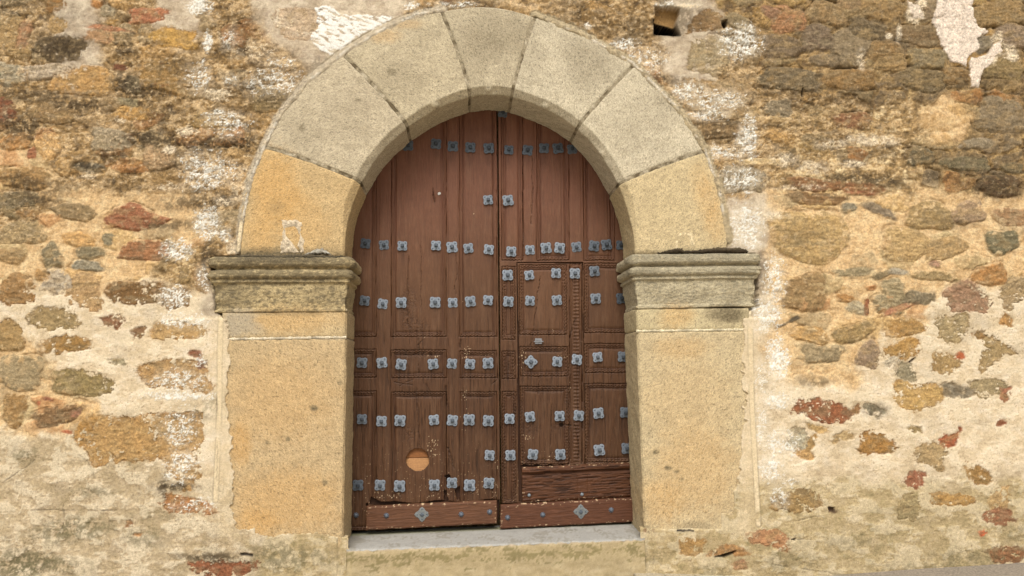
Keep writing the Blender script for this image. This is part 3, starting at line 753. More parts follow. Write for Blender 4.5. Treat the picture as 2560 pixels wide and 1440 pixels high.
def arch_piece(name, i0, f0, i1, f1, hexc, inset=0.0, bosses=(), mat=None, col=None):
    """piece of the arch ring from joint i0 (+f0 metres) to joint i1 (-f1 metres)"""
    nt_ = max(3, int(0.80/0.0075)) if i0 != i1 else 5
    na_, nch, nin = 92, 7, 34
    T = np.linspace(0, 1, nt_)
    rows = []
    kk = []
    for k in range(na_): rows.append(('f', k/(na_-1)))
    for k in range(1, nch+1): rows.append(('c', k/nch))
    for k in range(1, nin+1): rows.append(('i', k/nin))
    n = len(rows)
    Xg = np.zeros((n, nt_)); Yg = np.zeros((n, nt_)); Zg = np.zeros((n, nt_))
    endd = np.zeros((n, nt_))
    for r_, (kind, s) in enumerate(rows):
        fr = 1-s if kind == 'f' else 0.0          # 1 at the outer edge
        th0 = blend_p(ti[i0], to[i0], fr); th1 = blend_p(ti[i1], to[i1], fr)
        rm = 1.7 if kind == 'f' else 1.08
        rref = blend_p(1.07, 1.75, fr)
        a0 = th0-f0/rref; a1 = th1+f1/rref
        th = a0+(a1-a0)*T
        Ri = ri_smooth(th)
        g = (th-to[i0])/(to[i1]-to[i0]) if i0 != i1 else np.zeros_like(th)
        if i0 != i1: Ro = blend_p(ro[i0], ro[i1], np.clip(g, 0, 1))+0.045*np.sin(np.pi*np.clip(g, 0, 1))*(0.6 if 0 < i0 < 6 else 0.4)
        else: Ro = ro[i0]+0*th
        spring = np.clip(np.minimum(th-ti[-1], ti[0]-th)/0.35, 0, 1)
        ch = 0.012+0.036*sstep(0, 1, spring)
        ch = ch+0.0015*np.sin(th*23)
        if kind == 'f':
            rad = Ro+(Ri+ch-Ro)*s; y = np.full(nt_, ZF+inset)
            rad = rad-inset*0
        elif kind == 'c':
            rad = Ri+ch*(1-s)*1.0; y = ZF+inset+ch*1.0*s*np.ones(nt_)
        else:
            rad = Ri+inset+0*th; y = ZF+ch+(YD-0.004-ZF-ch)*s
        Xg[r_] = CEN[0]+rad*np.cos(th); Zg[r_] = CEN[1]+rad*np.sin(th); Yg[r_] = y
        endd[r_] = np.minimum(T, 1-T)*abs(a1-a0)*rad
    # worn edges at the joints and rough dressing
    chipn = np.clip(0.9+1.3*fbm(Xg*16, Zg*16, 3, 205), 0.2, 3.2)
    ed = np.exp(-endd/(0.007*chipn))*(0.010 if inset == 0 else 0.0)
    nz = bend_noise(Xg, Zg, Yg, 0.0045 if inset == 0 else 0.003)
    frow = np.array([0.0 if k == 'i' else (1.0 if k == 'f' else 0.7) for k, s in rows])[:, None]
    Yg = Yg+(ed+nz)*frow
    cx = np.cos(np.arctan2(Zg-CEN[1], Xg-CEN[0])); sz = np.sin(np.arctan2(Zg-CEN[1], Xg-CEN[0]))
    push = (1-frow)*(ed*0.8+nz*1.3)
    Xg += cx*push; Zg += sz*push
    for bx, bz, by, br, bh in bosses:              # carved knobs on the chamfer
        q = np.exp(-(((Xg-bx)**2+(Zg-bz)**2+(Yg-by)**2)/br**2)**1.5)
        Yg -= q*bh; Xg -= cx*q*bh*0.9; Zg -= sz*q*bh*0.9
    # rim going back into the wall
    P = np.stack([Xg, Yg, Zg], -1)
    first = P[:1].copy(); first[..., 1] += 0.10
    P = np.concatenate([first, P])
    def side(col_):
        e = P[:, col_:col_+1].copy()
        yb = np.concatenate([[1.0], frow[:, 0]])[:, None]
        e[..., 1] += 0.07*np.where(yb > 0, 1, 0)
        ang = np.arctan2(e[..., 2]-CEN[1], e[..., 0]-CEN[0])
        out = 0.07*np.where(yb > 0, 0, 1)
        e[..., 0] += np.cos(ang)*out; e[..., 2] += np.sin(ang)*out
        return e
    P = np.concatenate([side(0), P, side(-1)], 1)
    c = stone_col(P[..., 0], P[..., 1], P[..., 2], hexc) if col is None else col(P)
    nr, nc = P.shape[:2]
    f = grid_faces(nr, nc).reshape(-1, 4)
    return mesh_from(name, P.reshape(-1, 3), f, mat or M_stone, arch, c.reshape(-1, 3))

def boss(px, py, br=0.026, bh=0.014, Y=0.005):
    x, z = unproj(px, py, Y)
    return (float(x), float(z), Y, br, bh)
bos = [boss(913, 560), boss(955, 372+40), boss(1024, 374), boss(1088, 264), boss(1222, 223), boss(1225, 250, 0.055, 0.022, 0.05), boss(1363, 268), boss(1500, 386), boss(1568, 555)]
vcol = ['d0b280', 'cbbb9c', 'cbbb9a', 'c4b596', 'd2c4a6', 'd4c6a8', 'd4be92']
for i in range(7):
    arch_piece('voussoir' if i != 3 else 'keystone', i, 0.007 if i else -0.07, i+1, 0.007 if i < 6 else -0.07, vcol[i], bosses=bos)
def joint_col(P):
    u, v = proj(P[..., 0], P[..., 1], P[..., 2])
    nn = fbm(u/25, v/25, 3, 221); n_ = fbm(u/8, v/8, 2, 231)
    c = lin('a09276')*np.ones(P.shape)
    mw = (0.7*sstep(0.22, 0.5, nn+0.3*n_))[..., None]
    c = c*(1-mw)+lin('d2c4a8')*mw
    mo = sstep(0.05, 0.3, -nn)[..., None]
    return c*(1-mo)+lin('6c5e46')*mo
for i in range(1, 7):
    arch_piece('mortar_joint', i, -0.013, i, -0.013, '000000', inset=0.0045, mat=M_wall, col=joint_col)

# patches of old mortar on the lowest arch stones
def patch(name, pts, Y, thick, hexc, parent, hole_pts=None, mat=M_wall):
    a = np.array(pts, float)
    u0_, u1_ = a[:, 0].min()-4, a[:, 0].max()+4; v0_, v1_ = a[:, 1].min()-4, a[:, 1].max()+4
    gu, gv = np.meshgrid(np.arange(u0_, u1_, 1.5), np.arange(v1_, v0_, -1.5))
    nn = fbm(gu/9, gv/9, 3, 241)
    sd_ = poly_sd(gu+3*nn, gv+3*fbm(gu/9+9, gv/9, 3, 251), pts)
    if hole_pts: sd_ = np.maximum(sd_, -poly_sd(gu+3*nn, gv+2*nn, hole_pts))
    x, z = unproj(gu, gv, Y)
    y = Y-thick*np.sqrt(np.clip(-sd_/7, 0, 1))*(1+0.5*nn)
    c = lin(hexc)*(1+0.25*nn)[..., None]*np.ones(gu.shape+(3,))
    dark = sstep(v0_+14, v0_+2, gv)[..., None]*0.5
    c = c*(1-dark)+lin('7b6a50')*dark
    P = np.stack([x, y, z], -1).reshape(-1, 3)
    f = grid_faces(*gu.shape)
    kf = sd_[:-1, :-1] < 0
    return submesh(name, P, c.reshape(-1, 3), f[kf], mat, parent, skirt=0.03)
patch('mortar_patch', [(703, 547), (720, 552), (740, 548), (757, 556), (752, 582), (762, 600), (760, 632), (700, 634), (702, 600), (708, 575)], ZF+0.006, 0.014, 'd8c5a6', arch,
      [(714, 572), (738, 568), (748, 588), (744, 616), (752, 630), (745, 628), (732, 605), (718, 590)])
patch('mortar_patch', [(1684, 622), (1690, 590), (1705, 576), (1732, 580), (1738, 618), (1726, 622), (1720, 596), (1708, 588), (1698, 600), (1696, 624)], ZF+0.006, 0.010, 'e4cfa4', arch)

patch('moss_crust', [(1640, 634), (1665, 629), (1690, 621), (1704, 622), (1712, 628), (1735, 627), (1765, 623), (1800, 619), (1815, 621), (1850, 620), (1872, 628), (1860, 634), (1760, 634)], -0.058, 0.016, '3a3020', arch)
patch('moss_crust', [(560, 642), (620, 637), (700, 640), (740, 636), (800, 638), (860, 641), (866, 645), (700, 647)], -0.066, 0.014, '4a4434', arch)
patch('moss_crust', [(755, 638), (775, 632), (785, 624), (805, 622), (822, 632), (826, 637), (806, 633), (790, 634)], -0.06, 0.014, 'b8b2a2', arch)

def jamb(name, side, top, bot, xo, xi, hexc, wear=0.013, rough=0.0045, notch=None):
    """dressed block: top/bot pixel rows at (outer, inner) corner, xo/xi pixel columns at top and bottom"""
    (xo0, xo1), (xi0, xi1) = xo, xi
    a = P0([(xo0, top[0]), (xi0, top[1]), (xi1, bot[1]), (xo1, bot[0])], ZF)
    w_ = abs(a[1, 0]-a[0, 0]); h_ = abs(a[0, 1]-a[3, 1])
    nface = int(w_/0.008)+2; nret = 40; nz = int(h_/0.008)+3
    T = np.linspace(0, 1, nz)[:, None]
    sf = np.linspace(0, 1, nface)[None, :]
    xl = a[0, 0]+(a[3, 0]-a[0, 0])*T; xr = a[1, 0]+(a[2, 0]-a[1, 0])*T
    zl = a[0, 1]+(a[3, 1]-a[0, 1])*T; zr = a[1, 1]+(a[2, 1]-a[1, 1])*T
    Xf = xl+(xr-xl)*sf; Zf = zl+(zr-zl)*sf; Yf = np.full_like(Xf, ZF)
    sr = np.linspace(0, 1, nret)[None, 1:]
    Xr = xr+0*sr; Zr = zr+0*sr; Yr = ZF+(YD-0.004-ZF)*sr+0*xr
    nx = 1.0 if side < 0 else -1.0                 # the reveal faces the opening
    # arris worn round
    din = (1-sf)*w_
    Yf = Yf+wear*np.exp(-din/wear)
    dr = (sr*(YD-ZF))
    Xr = Xr-nx*wear*0.8*np.exp(-dr/wear)*(1+0.6*fbm(Zr*14, Zr*3+5, 3, 261))
    Xf = Xf-nx*(0.8*wear*np.exp(-din/(wear*0.35)))*(1+0.6*fbm(Zf*14, Zf*3+5, 3, 261))
    P = np.concatenate([np.stack([Xf, Yf, Zf], -1), np.stack([Xr, Yr, Zr], -1)], 1)
    nzv = bend_noise(P[..., 0], P[..., 2], P[..., 1], rough)
    isf = np.concatenate([np.ones(nface), np.zeros(nret-1)])[None, :]
    edv = np.exp(-np.minimum(T, 1-T)*h_/0.008)*0.008
    P[..., 1] += (nzv+edv)*isf
    P[..., 0] -= nx*(nzv*1.2+edv)*(1-isf)
    z_out = P[:, :1].copy(); z_out[..., 1] += 0.1
    P = np.concatenate([z_out, P], 1)
    def cap(r_):
        e = P[r_:r_+1].copy()
        fl = np.concatenate([[1], isf[0]])[None, :, None]
        e[..., 1:2] += 0.07*fl; e[..., 0:1] -= nx*0.07*(1-fl)
        return e
    P = np.concatenate([cap(0), P, cap(-1)], 0)
    c = stone_col(P[..., 0], P[..., 1], P[..., 2], hexc)
    f = grid_faces(*P.shape[:2]).reshape(-1, 4)
    return mesh_from(name, P.reshape(-1, 3), f, M_stone, arch, c.reshape(-1, 3))
jamb('jamb_block', -1, (782, 778), (846, 844), (556, 556), (868, 867), 'ccb387')
jamb('jamb_block', -1, (848, 845), (1372, 1374), (556, 545), (867, 858), 'ccb185')
jamb('jamb_block', 1, (770, 772), (824, 827), (1872, 1872), (1589, 1591), 'cfbd93')
jamb('jamb_block', 1, (826, 828), (1330, 1352), (1872, 1880), (1591, 1612), 'd0bb92')
def bar(name, pts, wid, Y, hexc, parent, mat=M_wall):
    """a flat strip of mortar along a pixel line"""
    a = P0(pts, Y)
    V_, F_, Cc = [], [], []
    n = 60
    for k in range(n+1):
        t = k/n
        p = a[0]+(a[1]-a[0])*t
        ww = wid*(0.8+0.35*math.sin(k*1.7)*math.sin(k*0.31+1))
        dy = 0.0015*math.sin(k*0.9)
        V_ += [(p[0], Y+0.03, p[1]+ww), (p[0], Y+dy, p[1]+ww*0.85), (p[0], Y+dy-0.002, p[1]), (p[0], Y+dy, p[1]-ww*0.85), (p[0], Y+0.03, p[1]-ww)]
        sh = 0.85+0.25*math.sin(k*0.53)*math.sin(k*0.17)
        Cc += [lin(hexc)*sh]*5
    F_ = grid_faces(n+1, 5).reshape(-1, 4)[:, ::-1]
    return mesh_from(name, V_, F_, mat, parent, np.array(Cc))
bar('mortar_joint', [(560, 848), (866, 843)], 0.013, ZF+0.001, 'e6d6b6', arch)
bar('mortar_joint', [(1590, 828), (1864, 824)], 0.013, ZF+0.001, 'e8d9b4', arch)
bar('mortar_joint', [(640, 778), (868, 775)], 0.010, ZF+0.002, 'c9b692', arch)
bar('mortar_joint', [(1590, 768), (1870, 763)], 0.009, ZF+0.002, 'd6c49c', arch)

PROFILE = [(0, -.012), (.002, .026), (.008, .050), (.022, .066), (.042, .072), (.064, .070), (.078, .058), (.083, .040), (.088, .026), (.096, .026), (.101, .044), (.108, .058), (.124, .066), (.144, .064),
           (.158, .054), (.164, .034), (.168, .028), (.173, .036), (.190, .037), (.194, .026), (.200, .018), (.225, .018), (.255, .017), (.285, .013), (.315, .007), (.345, .002), (.372, -.001), (.378, .004), (.396, .004), (.402, -.004)]
def impost(side, xo, xi, ytop, ybot, hexc):
    """moulded block: its profile runs round the outer end, the face and the reveal"""
    a = P0([(xo, ytop[0]), (xi, ytop[1]), (xo, ybot[0]), (xi, ybot[1])], ZF-0.03)
    prof = np.array(PROFILE)
    s = np.linspace(0, prof[-1, 0], 120)
    off = np.interp(s, prof[:, 0], prof[:, 1])*0.95
    nx = 1.0 if side < 0 else -1.0
    xout = a[0, 0]; xin = a[1, 0]
    # plan path: (x, y, normal x, normal y)
    pth = []
    for t in np.linspace(0, 1, 10): pth.append((xout, 0.10-(0.10-ZF)*t, -nx, 0))
    for t in np.linspace(0, 1, 9)[1:-1]: pth.append((xout, ZF, -nx*math.cos(t*math.pi/2), -math.sin(t*math.pi/2)))
    Lf = abs(xin-xout)
    for t in np.linspace(0, 1, int(Lf/0.008)): pth.append((xout+(xin-xout)*t, ZF, 0, -1))
    for t in np.linspace(0, 1, 9)[1:-1]: pth.append((xin, ZF, nx*math.sin(t*math.pi/2), -math.cos(t*math.pi/2)))
    for t in np.linspace(0, 1, 44): pth.append((xin, ZF+(YD-0.004-ZF)*t, nx, 0))
    pth = np.array(pth)
    fx = (pth[:, 0]-xout)/(xin-xout)
    ztop = a[0, 1]+(a[1, 1]-a[0, 1])*fx; zbot = a[2, 1]+(a[3, 1]-a[2, 1])*fx
    sc = (ztop-zbot)/prof[-1, 0]
    Xg = pth[None, :, 0]+off[:, None]*pth[None, :, 2]
    Yg = pth[None, :, 1]+off[:, None]*pth[None, :, 3]
    Zg = ztop[None]-s[:, None]*sc[None]
    nn = bend_noise(Xg*1.0, Zg*1.5, Yg, 0.006)+0.003*fbm(Xg*70, Zg*70+Yg*50, 2, 285)
    # the outer end is eroded
    er = np.exp(-np.abs(pth[:, 0]-xout)/0.05)[None]*0.012*(1+2*fbm(Xg*8, Zg*14, 3, 271))
    Xg += pth[None, :, 2]*(nn-er); Yg += pth[None, :, 3]*(nn-er)
    Zg += 0.003*fbm(Xg*4, Zg*0, 2, 281)
    P = np.stack([Xg, Yg, Zg], -1)
    # top closes back into the wall
    topc = P[:1].copy(); topc[..., 1] = np.maximum(topc[..., 1], 0.10); topc[..., 0] -= 0.06*pth[None, :, 2]
    botc = P[-1:].copy(); botc[..., 1] = np.maximum(botc[..., 1], 0.06); botc[..., 0] -= 0.04*pth[None, :, 2]
    P = np.concatenate([topc, P, botc])
    c = stone_col(P[..., 0], P[..., 1], P[..., 2], hexc)
    o_ = np.concatenate([[0], off, [0]])[:, None]
    u, v = proj(P[..., 0], P[..., 1], P[..., 2])
    gl = fbm(u/15, v/11, 4, 291, 0.65)
    lich = np.clip(sstep(0.25, 0.75, gl*1.1+0.36+0.30*(o_ > 0.035)+0.15*(o_ > 0.055))*np.where(np.abs(u-(xi))<0, 1, 1), 0, 1)*(0.66 if side < 0 else 0.42)
    lich = lich*(1-0.75*sstep(0.02, 0.12, P[..., 1]))
    c = c*(1-lich[..., None])+lin('615744' if side < 0 else '807a68')*lich[..., None]
    f = grid_faces(*P.shape[:2]).reshape(-1, 4)
    if side > 0: f = f[:, ::-1]
    return mesh_from('impost', P.reshape(-1, 3), f[:, ::-1], M_stone, arch, c.reshape(-1, 3))
impost(-1, 538, 862, (640, 640), (781, 779), 'c8b284')
impost(1, 1886, 1593, (632, 634), (765, 772), 'c8ba98')

# ----------------------------------------------------------------- door step
st_f = [(866, 1374), (1612, 1346)]; st_b = [(880, 1336), (1584, 1306)]
fa = P0(st_f, -0.03); ba = P0(st_b, YD)
def make_step():
    nxs, nd, nfz = 180, 46, 60
    t = np.linspace(0, 1, nxs)[None, :]
    rows = []
    sdp = np.linspace(0, 1, nd)[:, None]
    xb = ba[0, 0]-0.03+(ba[1, 0]-ba[0, 0]+0.06)*t; xf = fa[0, 0]+(fa[1, 0]-fa[0, 0])*t
    zb = ba[0, 1]+(ba[1, 1]-ba[0, 1])*t; zf = fa[0, 1]+(fa[1, 1]-fa[0, 1])*t
    Xt = xb+(xf-xb)*sdp; Zt = zb+(zf-zb)*sdp; Yt = (YD+0.10)+(-0.03-YD-0.10)*sdp+0*t
    sfr = np.linspace(0, 1, nfz)[1:, None]
    Zf = zf+(-0.30-zf)*sfr; Xf = xf+0*sfr; Yf = -0.03+0*Zf-0.004*sstep(0.02, 0.05, sfr)
    Xg = np.concatenate([Xt, Xf]); Yg = np.concatenate([Yt, Yf]); Zg = np.concatenate([Zt, Zf])
    n_ = fbm(Xg*9, Zg*9+Yg*9, 3, 301)
    top = np.concatenate([np.ones(nd), np.zeros(nfz-1)])[:, None]
    Zg = Zg+0.0025*n_*top
    Yg = Yg-0.006*n_*(1-top)
    edge_ = np.exp(-np.abs(np.arange(nd+nfz-1)-(nd-1))/1.2)[:, None]
    Zg -= 0.008*edge_*(1+2.2*fbm(Xg*20, Xg*0+2, 3, 311))
    u, v = proj(Xg, Yg, Zg)
    a1 = fbm(u/60, v/20, 3, 321); a2 = fbm(u/10, v/10, 3, 331); a3 = fbm(u/5, v/5, 2, 341)
    ct = lin('b2aea4')*(1+0.10*a1+0.06*a2)[..., None]
    sp = ((1-sstep(0.3, 1.1, np.hypot((u-1440)/90, (v-1322)/12)))*sstep(0, 0.4, a2+0.5*a3)*0.5)[..., None]
    ct = ct*(1-sp)+lin('7c7868')*sp
    gr_ = (sstep(0.0, 0.5, a1+0.6*a2+0.5*a3+0.6*(1-sstep(0, 60, u-870))+0.5*(1-sstep(0, 50, 1605-u))-0.05)*0.55)[..., None]
    ct = ct*(1-gr_)+lin('8c8472')*gr_
    mo = (sstep(7, 0, np.abs(v-(1336-0.0425*(u-880))))*0.7)[..., None]
    ct = ct*(1-mo)+lin('8d8a58')*mo
    cf = mix3('a4926a', 'bca880', 'cebc98', 0.5+0.5*a1+0.3*a2)
    dep = v-(1374-0.0375*(u-866))
    alg = np.clip(sstep(0.0, 0.45, a1*0.9+a2*0.6+a3*0.4+0.28-np.abs(dep-28)/60), 0, 1)*0.75
    cf = cf*(1-alg[..., None])+lin('7d7040')*alg[..., None]
    lipm = sstep(7, 3, dep+2*a2)[..., None]
    cf = cf*(1-lipm)+lin('cdb89c')*lipm
    c = ct*top[..., None]+cf*(1-top[..., None])
    P = np.stack([Xg, Yg, Zg], -1)
    e0 = P[:, :1].copy(); e0[..., 2] = -0.3; e1 = P[:, -1:].copy(); e1[..., 2] = -0.3
    P = np.concatenate([e0, P, e1], 1); c = np.concatenate([c[:, :1], c, c[:, -1:]], 1)
    f = grid_faces(*P.shape[:2]).reshape(-1, 4)
    o = mesh_from('door_step', P.reshape(-1, 3), f[:, ::-1], M_conc, None, c.reshape(-1, 3))
    tag(o, 'grey concrete door step with an algae stained front below the doors', 'step')
make_step()

# ----------------------------------------------------------------- ground
ga = P0([(2107, 1438), (2560, 1408)], -0.02)
gs = (ga[1, 1]-ga[0, 1])/(ga[1, 0]-ga[0, 0]); gz = ga[0, 1]-gs*ga[0, 0]
M_road, t_, b_ = nodemat('street_paving')
tc = t_.nodes.new('ShaderNodeTexCoord'); n_ = t_.nodes.new('ShaderNodeTexNoise'); n_.inputs['Scale'].default_value = 60; n_.inputs['Detail'].default_value = 6
rp = t_.nodes.new('ShaderNodeValToRGB')
rp.color_ramp.elements[0].position = 0.35; rp.color_ramp.elements[0].color = (*lin('c8bca6'), 1)  # unseen street made extra pale to bounce light up under the arch
rp.color_ramp.elements[1].position = 0.68; rp.color_ramp.elements[1].color = (*lin('e2d8c6'), 1)
t_.links.new(tc.outputs['Object'], n_.inputs['Vector']); t_.links.new(n_.outputs[0], rp.inputs[0]); t_.links.new(rp.outputs[0], b_.inputs['Base Color'])
bp_ = t_.nodes.new('ShaderNodeBump'); bp_.inputs['Distance'].default_value = 0.01; t_.links.new(n_.outputs[0], bp_.inputs['Height']); t_.links.new(bp_.outputs[0], b_.inputs['Normal'])
b_.inputs['Roughness'].default_value = 0.95
def gzz(x): return gz+gs*x
gxs = [-120, -10, -4, 0, 4, 10, 120]; gys = [-150, -20, -3, 0.75, 20, 150]
def ramp(x): return gz+gs*np.clip(x, -8, 10)
V_ = [(x, y, float(ramp(x))) for y in gys for x in gxs]
F_ = grid_faces(len(gys), len(gxs)).reshape(-1, 4)
g_ = mesh_from('street', V_, F_, M_road, None, None, False)
tag(g_, None, None, None, 'structure')
M_gut, t_, b_ = nodemat('worn_asphalt')
tc = t_.nodes.new('ShaderNodeTexCoord'); n_ = t_.nodes.new('ShaderNodeTexNoise'); n_.inputs['Scale'].default_value = 70; n_.inputs['Detail'].default_value = 6
rp = t_.nodes.new('ShaderNodeValToRGB')
rp.color_ramp.elements[0].position = 0.35; rp.color_ramp.elements[0].color = (*lin('857a6a'), 1)
rp.color_ramp.elements[1].position = 0.68; rp.color_ramp.elements[1].color = (*lin('aa9d8a'), 1)
t_.links.new(tc.outputs['Object'], n_.inputs['Vector']); t_.links.new(n_.outputs[0], rp.inputs[0]); t_.links.new(rp.outputs[0], b_.inputs['Base Color'])
bp_ = t_.nodes.new('ShaderNodeBump'); bp_.inputs['Distance'].default_value = 0.01; t_.links.new(n_.outputs[0], bp_.inputs['Height']); t_.links.new(bp_.outputs[0], b_.inputs['Normal'])
b_.inputs['Roughness'].default_value = 0.95
V_ = [(x, y, float(ramp(x))+0.004) for y in (-0.7, 0.7) for x in (-10, -4, 0, 4, 10)]
pv = mesh_from('pavement', V_, grid_faces(2, 5).reshape(-1, 4), M_gut, None, None, False)
tag(pv, None, None, None, 'structure')
# pale paving at the wall foot below the right jamb
pa = P0([(1540, 1431), (1890, 1441)], -0.03)
nxp = 70
xs_ = np.linspace(pa[0, 0]+0.12, pa[1, 0], nxp)
zz_ = pa[0, 1]+(pa[1, 1]-pa[0, 1])*(xs_-pa[0, 0])/(pa[1, 0]-pa[0, 0])
V_, C_ = [], []
for k in range(nxp):
    wv = 0.012*math.sin(k*0.9)+0.01*math.sin(k*2.3)
    jn = 0.55 if k % 17 == 0 else 1.0
    for (y, dz) in ((-0.01, 0), (-0.12+wv, 0.0), (-0.26+wv, -0.004), (-0.272+wv, -0.018), (-0.274+wv, -0.25)):
        V_.append((xs_[k], y, zz_[k]+dz-(0.006 if jn < 1 else 0))); C_.append(lin('c3b598')*jn)
kb = mesh_from('paving_strip', V_, grid_faces(nxp, 5).reshape(-1, 4)[:, ::-1], M_wall, None, np.array(C_))
tag(kb, None, None, None, 'structure')

# ----------------------------------------------------------------- the doors
STUDS = """1020 364;1090 360;1132 366;1176 369;1222 371;1272 375;1319 376;1360 371;1395 371;1430 373;1257 282;1220 500;1270 501
914 609;960 613;1006 615;1090 614;1130 618;1171 621;1222 624;1278 629;1325 625;1365 620;1399 620;1441 618;1485 615;1516 612;1552 613
1269 688;1323 688;1390 683;1437 684;1486 678;912 752;957 760;1003 757;1088 756;1132 757;1176 754;1220 751;1271 754;1325 752;1392 751;1489 747;1554 746
905 907;955 907;1003 911;1083 910;1130 909;1175 910;1220 908;1327 905 45;1393 904;1442 899;1494 893;1557 892
905 1048;954 1053;1000 1052;1085 1050;1131 1051;1173 1050;1221 1052;1274 1047;1325 1042;1399 1040;1447 1039;1496 1033;1563 1031
1224 1138;1276 1138;1332 1136;1401 1136;1498 1125;1567 1121;895 1213;950 1213;999 1215;1086 1213;1130 1207;1174 1213;1222 1208"""

def rect_d(u, v, x0, x1, y0, y1):
    """distance inwards from the sides, and which side is nearest (0 side, 1 bottom, 2 top)"""
    a = np.minimum(u-x0, x1-u); b = y1-v; c = v-y0
    d = np.minimum(a, np.minimum(b, c))
    return d, np.where(d == a, 0, np.where(d == b, 1, 2))

PROF_D = np.array([0, 0.8, 1.6, 3.0, 4.5, 5.5, 6.3, 7.4, 8.6, 9.6, 10.6, 12.0, 13.0, 14.5, 60])
PROF_H = np.array([0, -.009, -.006, .001, .001, -.002, -.009, -.004, -.003, -.010, -.012, -.007, -.009, -.006, -.005])
LEFT_PANELS = [(860, 941, 200, 843, 's'), (860, 941, 872, 945, 'c'), (860, 941, 977, 1330, 'c'),
               (977, 1117, 200, 843, 's'), (977, 1117, 874, 946, 'c'), (977, 1117, 979, 1300, 'c'),
               (1147, 1243, 200, 843, 's'), (1149, 1243, 876, 946, 'c'), (1149, 1243, 979, 1300, 'c')]
RIGHT_PANELS = [(1253, 1308, 200, 652, 's'), (1341, 1424, 200, 652, 's'), (1458, 1538, 200, 652, 's'),
                (1254, 1289, 665, 850, 'v'), (1254, 1289, 877, 948, 'v'), (1254, 1291, 978, 1262, 'v'),
                (1460, 1640, 657, 833, 'v'), (1460, 1640, 858, 933, 'v'), (1462, 1640, 958, 1157, 'v')]
WICKET_PANELS = [(1297, 1418, 661, 838, 'v'), (1299, 1421, 866, 942, 'v'), (1299, 1424, 965, 1162, 'v'), (1424, 1456, 660, 1160, 'n')]
CRACKS = [([(1022, 640), (1020, 690), (1018, 750), (1020, 810)], 1.3), ([(1053, 600), (1053, 700), (1052, 780)], .8), ([(1140, 620), (1143, 690), (1135, 720), (1140, 735)], 1.2), ([(1352, 690), (1345, 730), (1338, 790), (1330, 850), (1326, 865)], 1.4),
          ([(1047, 845), (1046, 880), (1048, 932)], 1.4), ([(1058, 850), (1047, 862)], 1.2), ([(1114, 965), (1118, 1000), (1124, 1035)], 3), ([(1441, 790), (1432, 820), (1425, 845)], 2), ([(1332, 470), (1331, 500), (1330, 540), (1329, 560)], 2.2),
          ([(1044, 990), (1046, 1060), (1050, 1120)], 1.3), ([(1000, 965), (1010, 958), (1032, 948)], 1), ([(985, 955), (1010, 960), (1030, 962)], 1), ([(1064, 960), (1075, 980), (1082, 1000)], 1.1), ([(1118, 1120), (1130, 1150), (1135, 1170)], 3),
          ([(1348, 940), (1346, 985)], 1.2), ([(1380, 1010), (1378, 1080), (1376, 1140)], 1), ([(1408, 1062), (1428, 1064)], 2.5), ([(1436, 1060), (1447, 1100), (1446, 1150)], 1.6), ([(1082, 470), (1083, 485), (1086, 505)], 1.8),
          ([(1247, 560), (1246, 600), (1248, 640)], 4), ([(1151, 850), (1150, 870)], 3), ([(1273, 905), (1272, 928)], 2), ([(1230, 960), (1242, 950), (1246, 935)], 1.3), ([(1310, 370), (1307, 500), (1309, 640)], 1.4), ([(1330, 390), (1333, 470)], 1.4)]

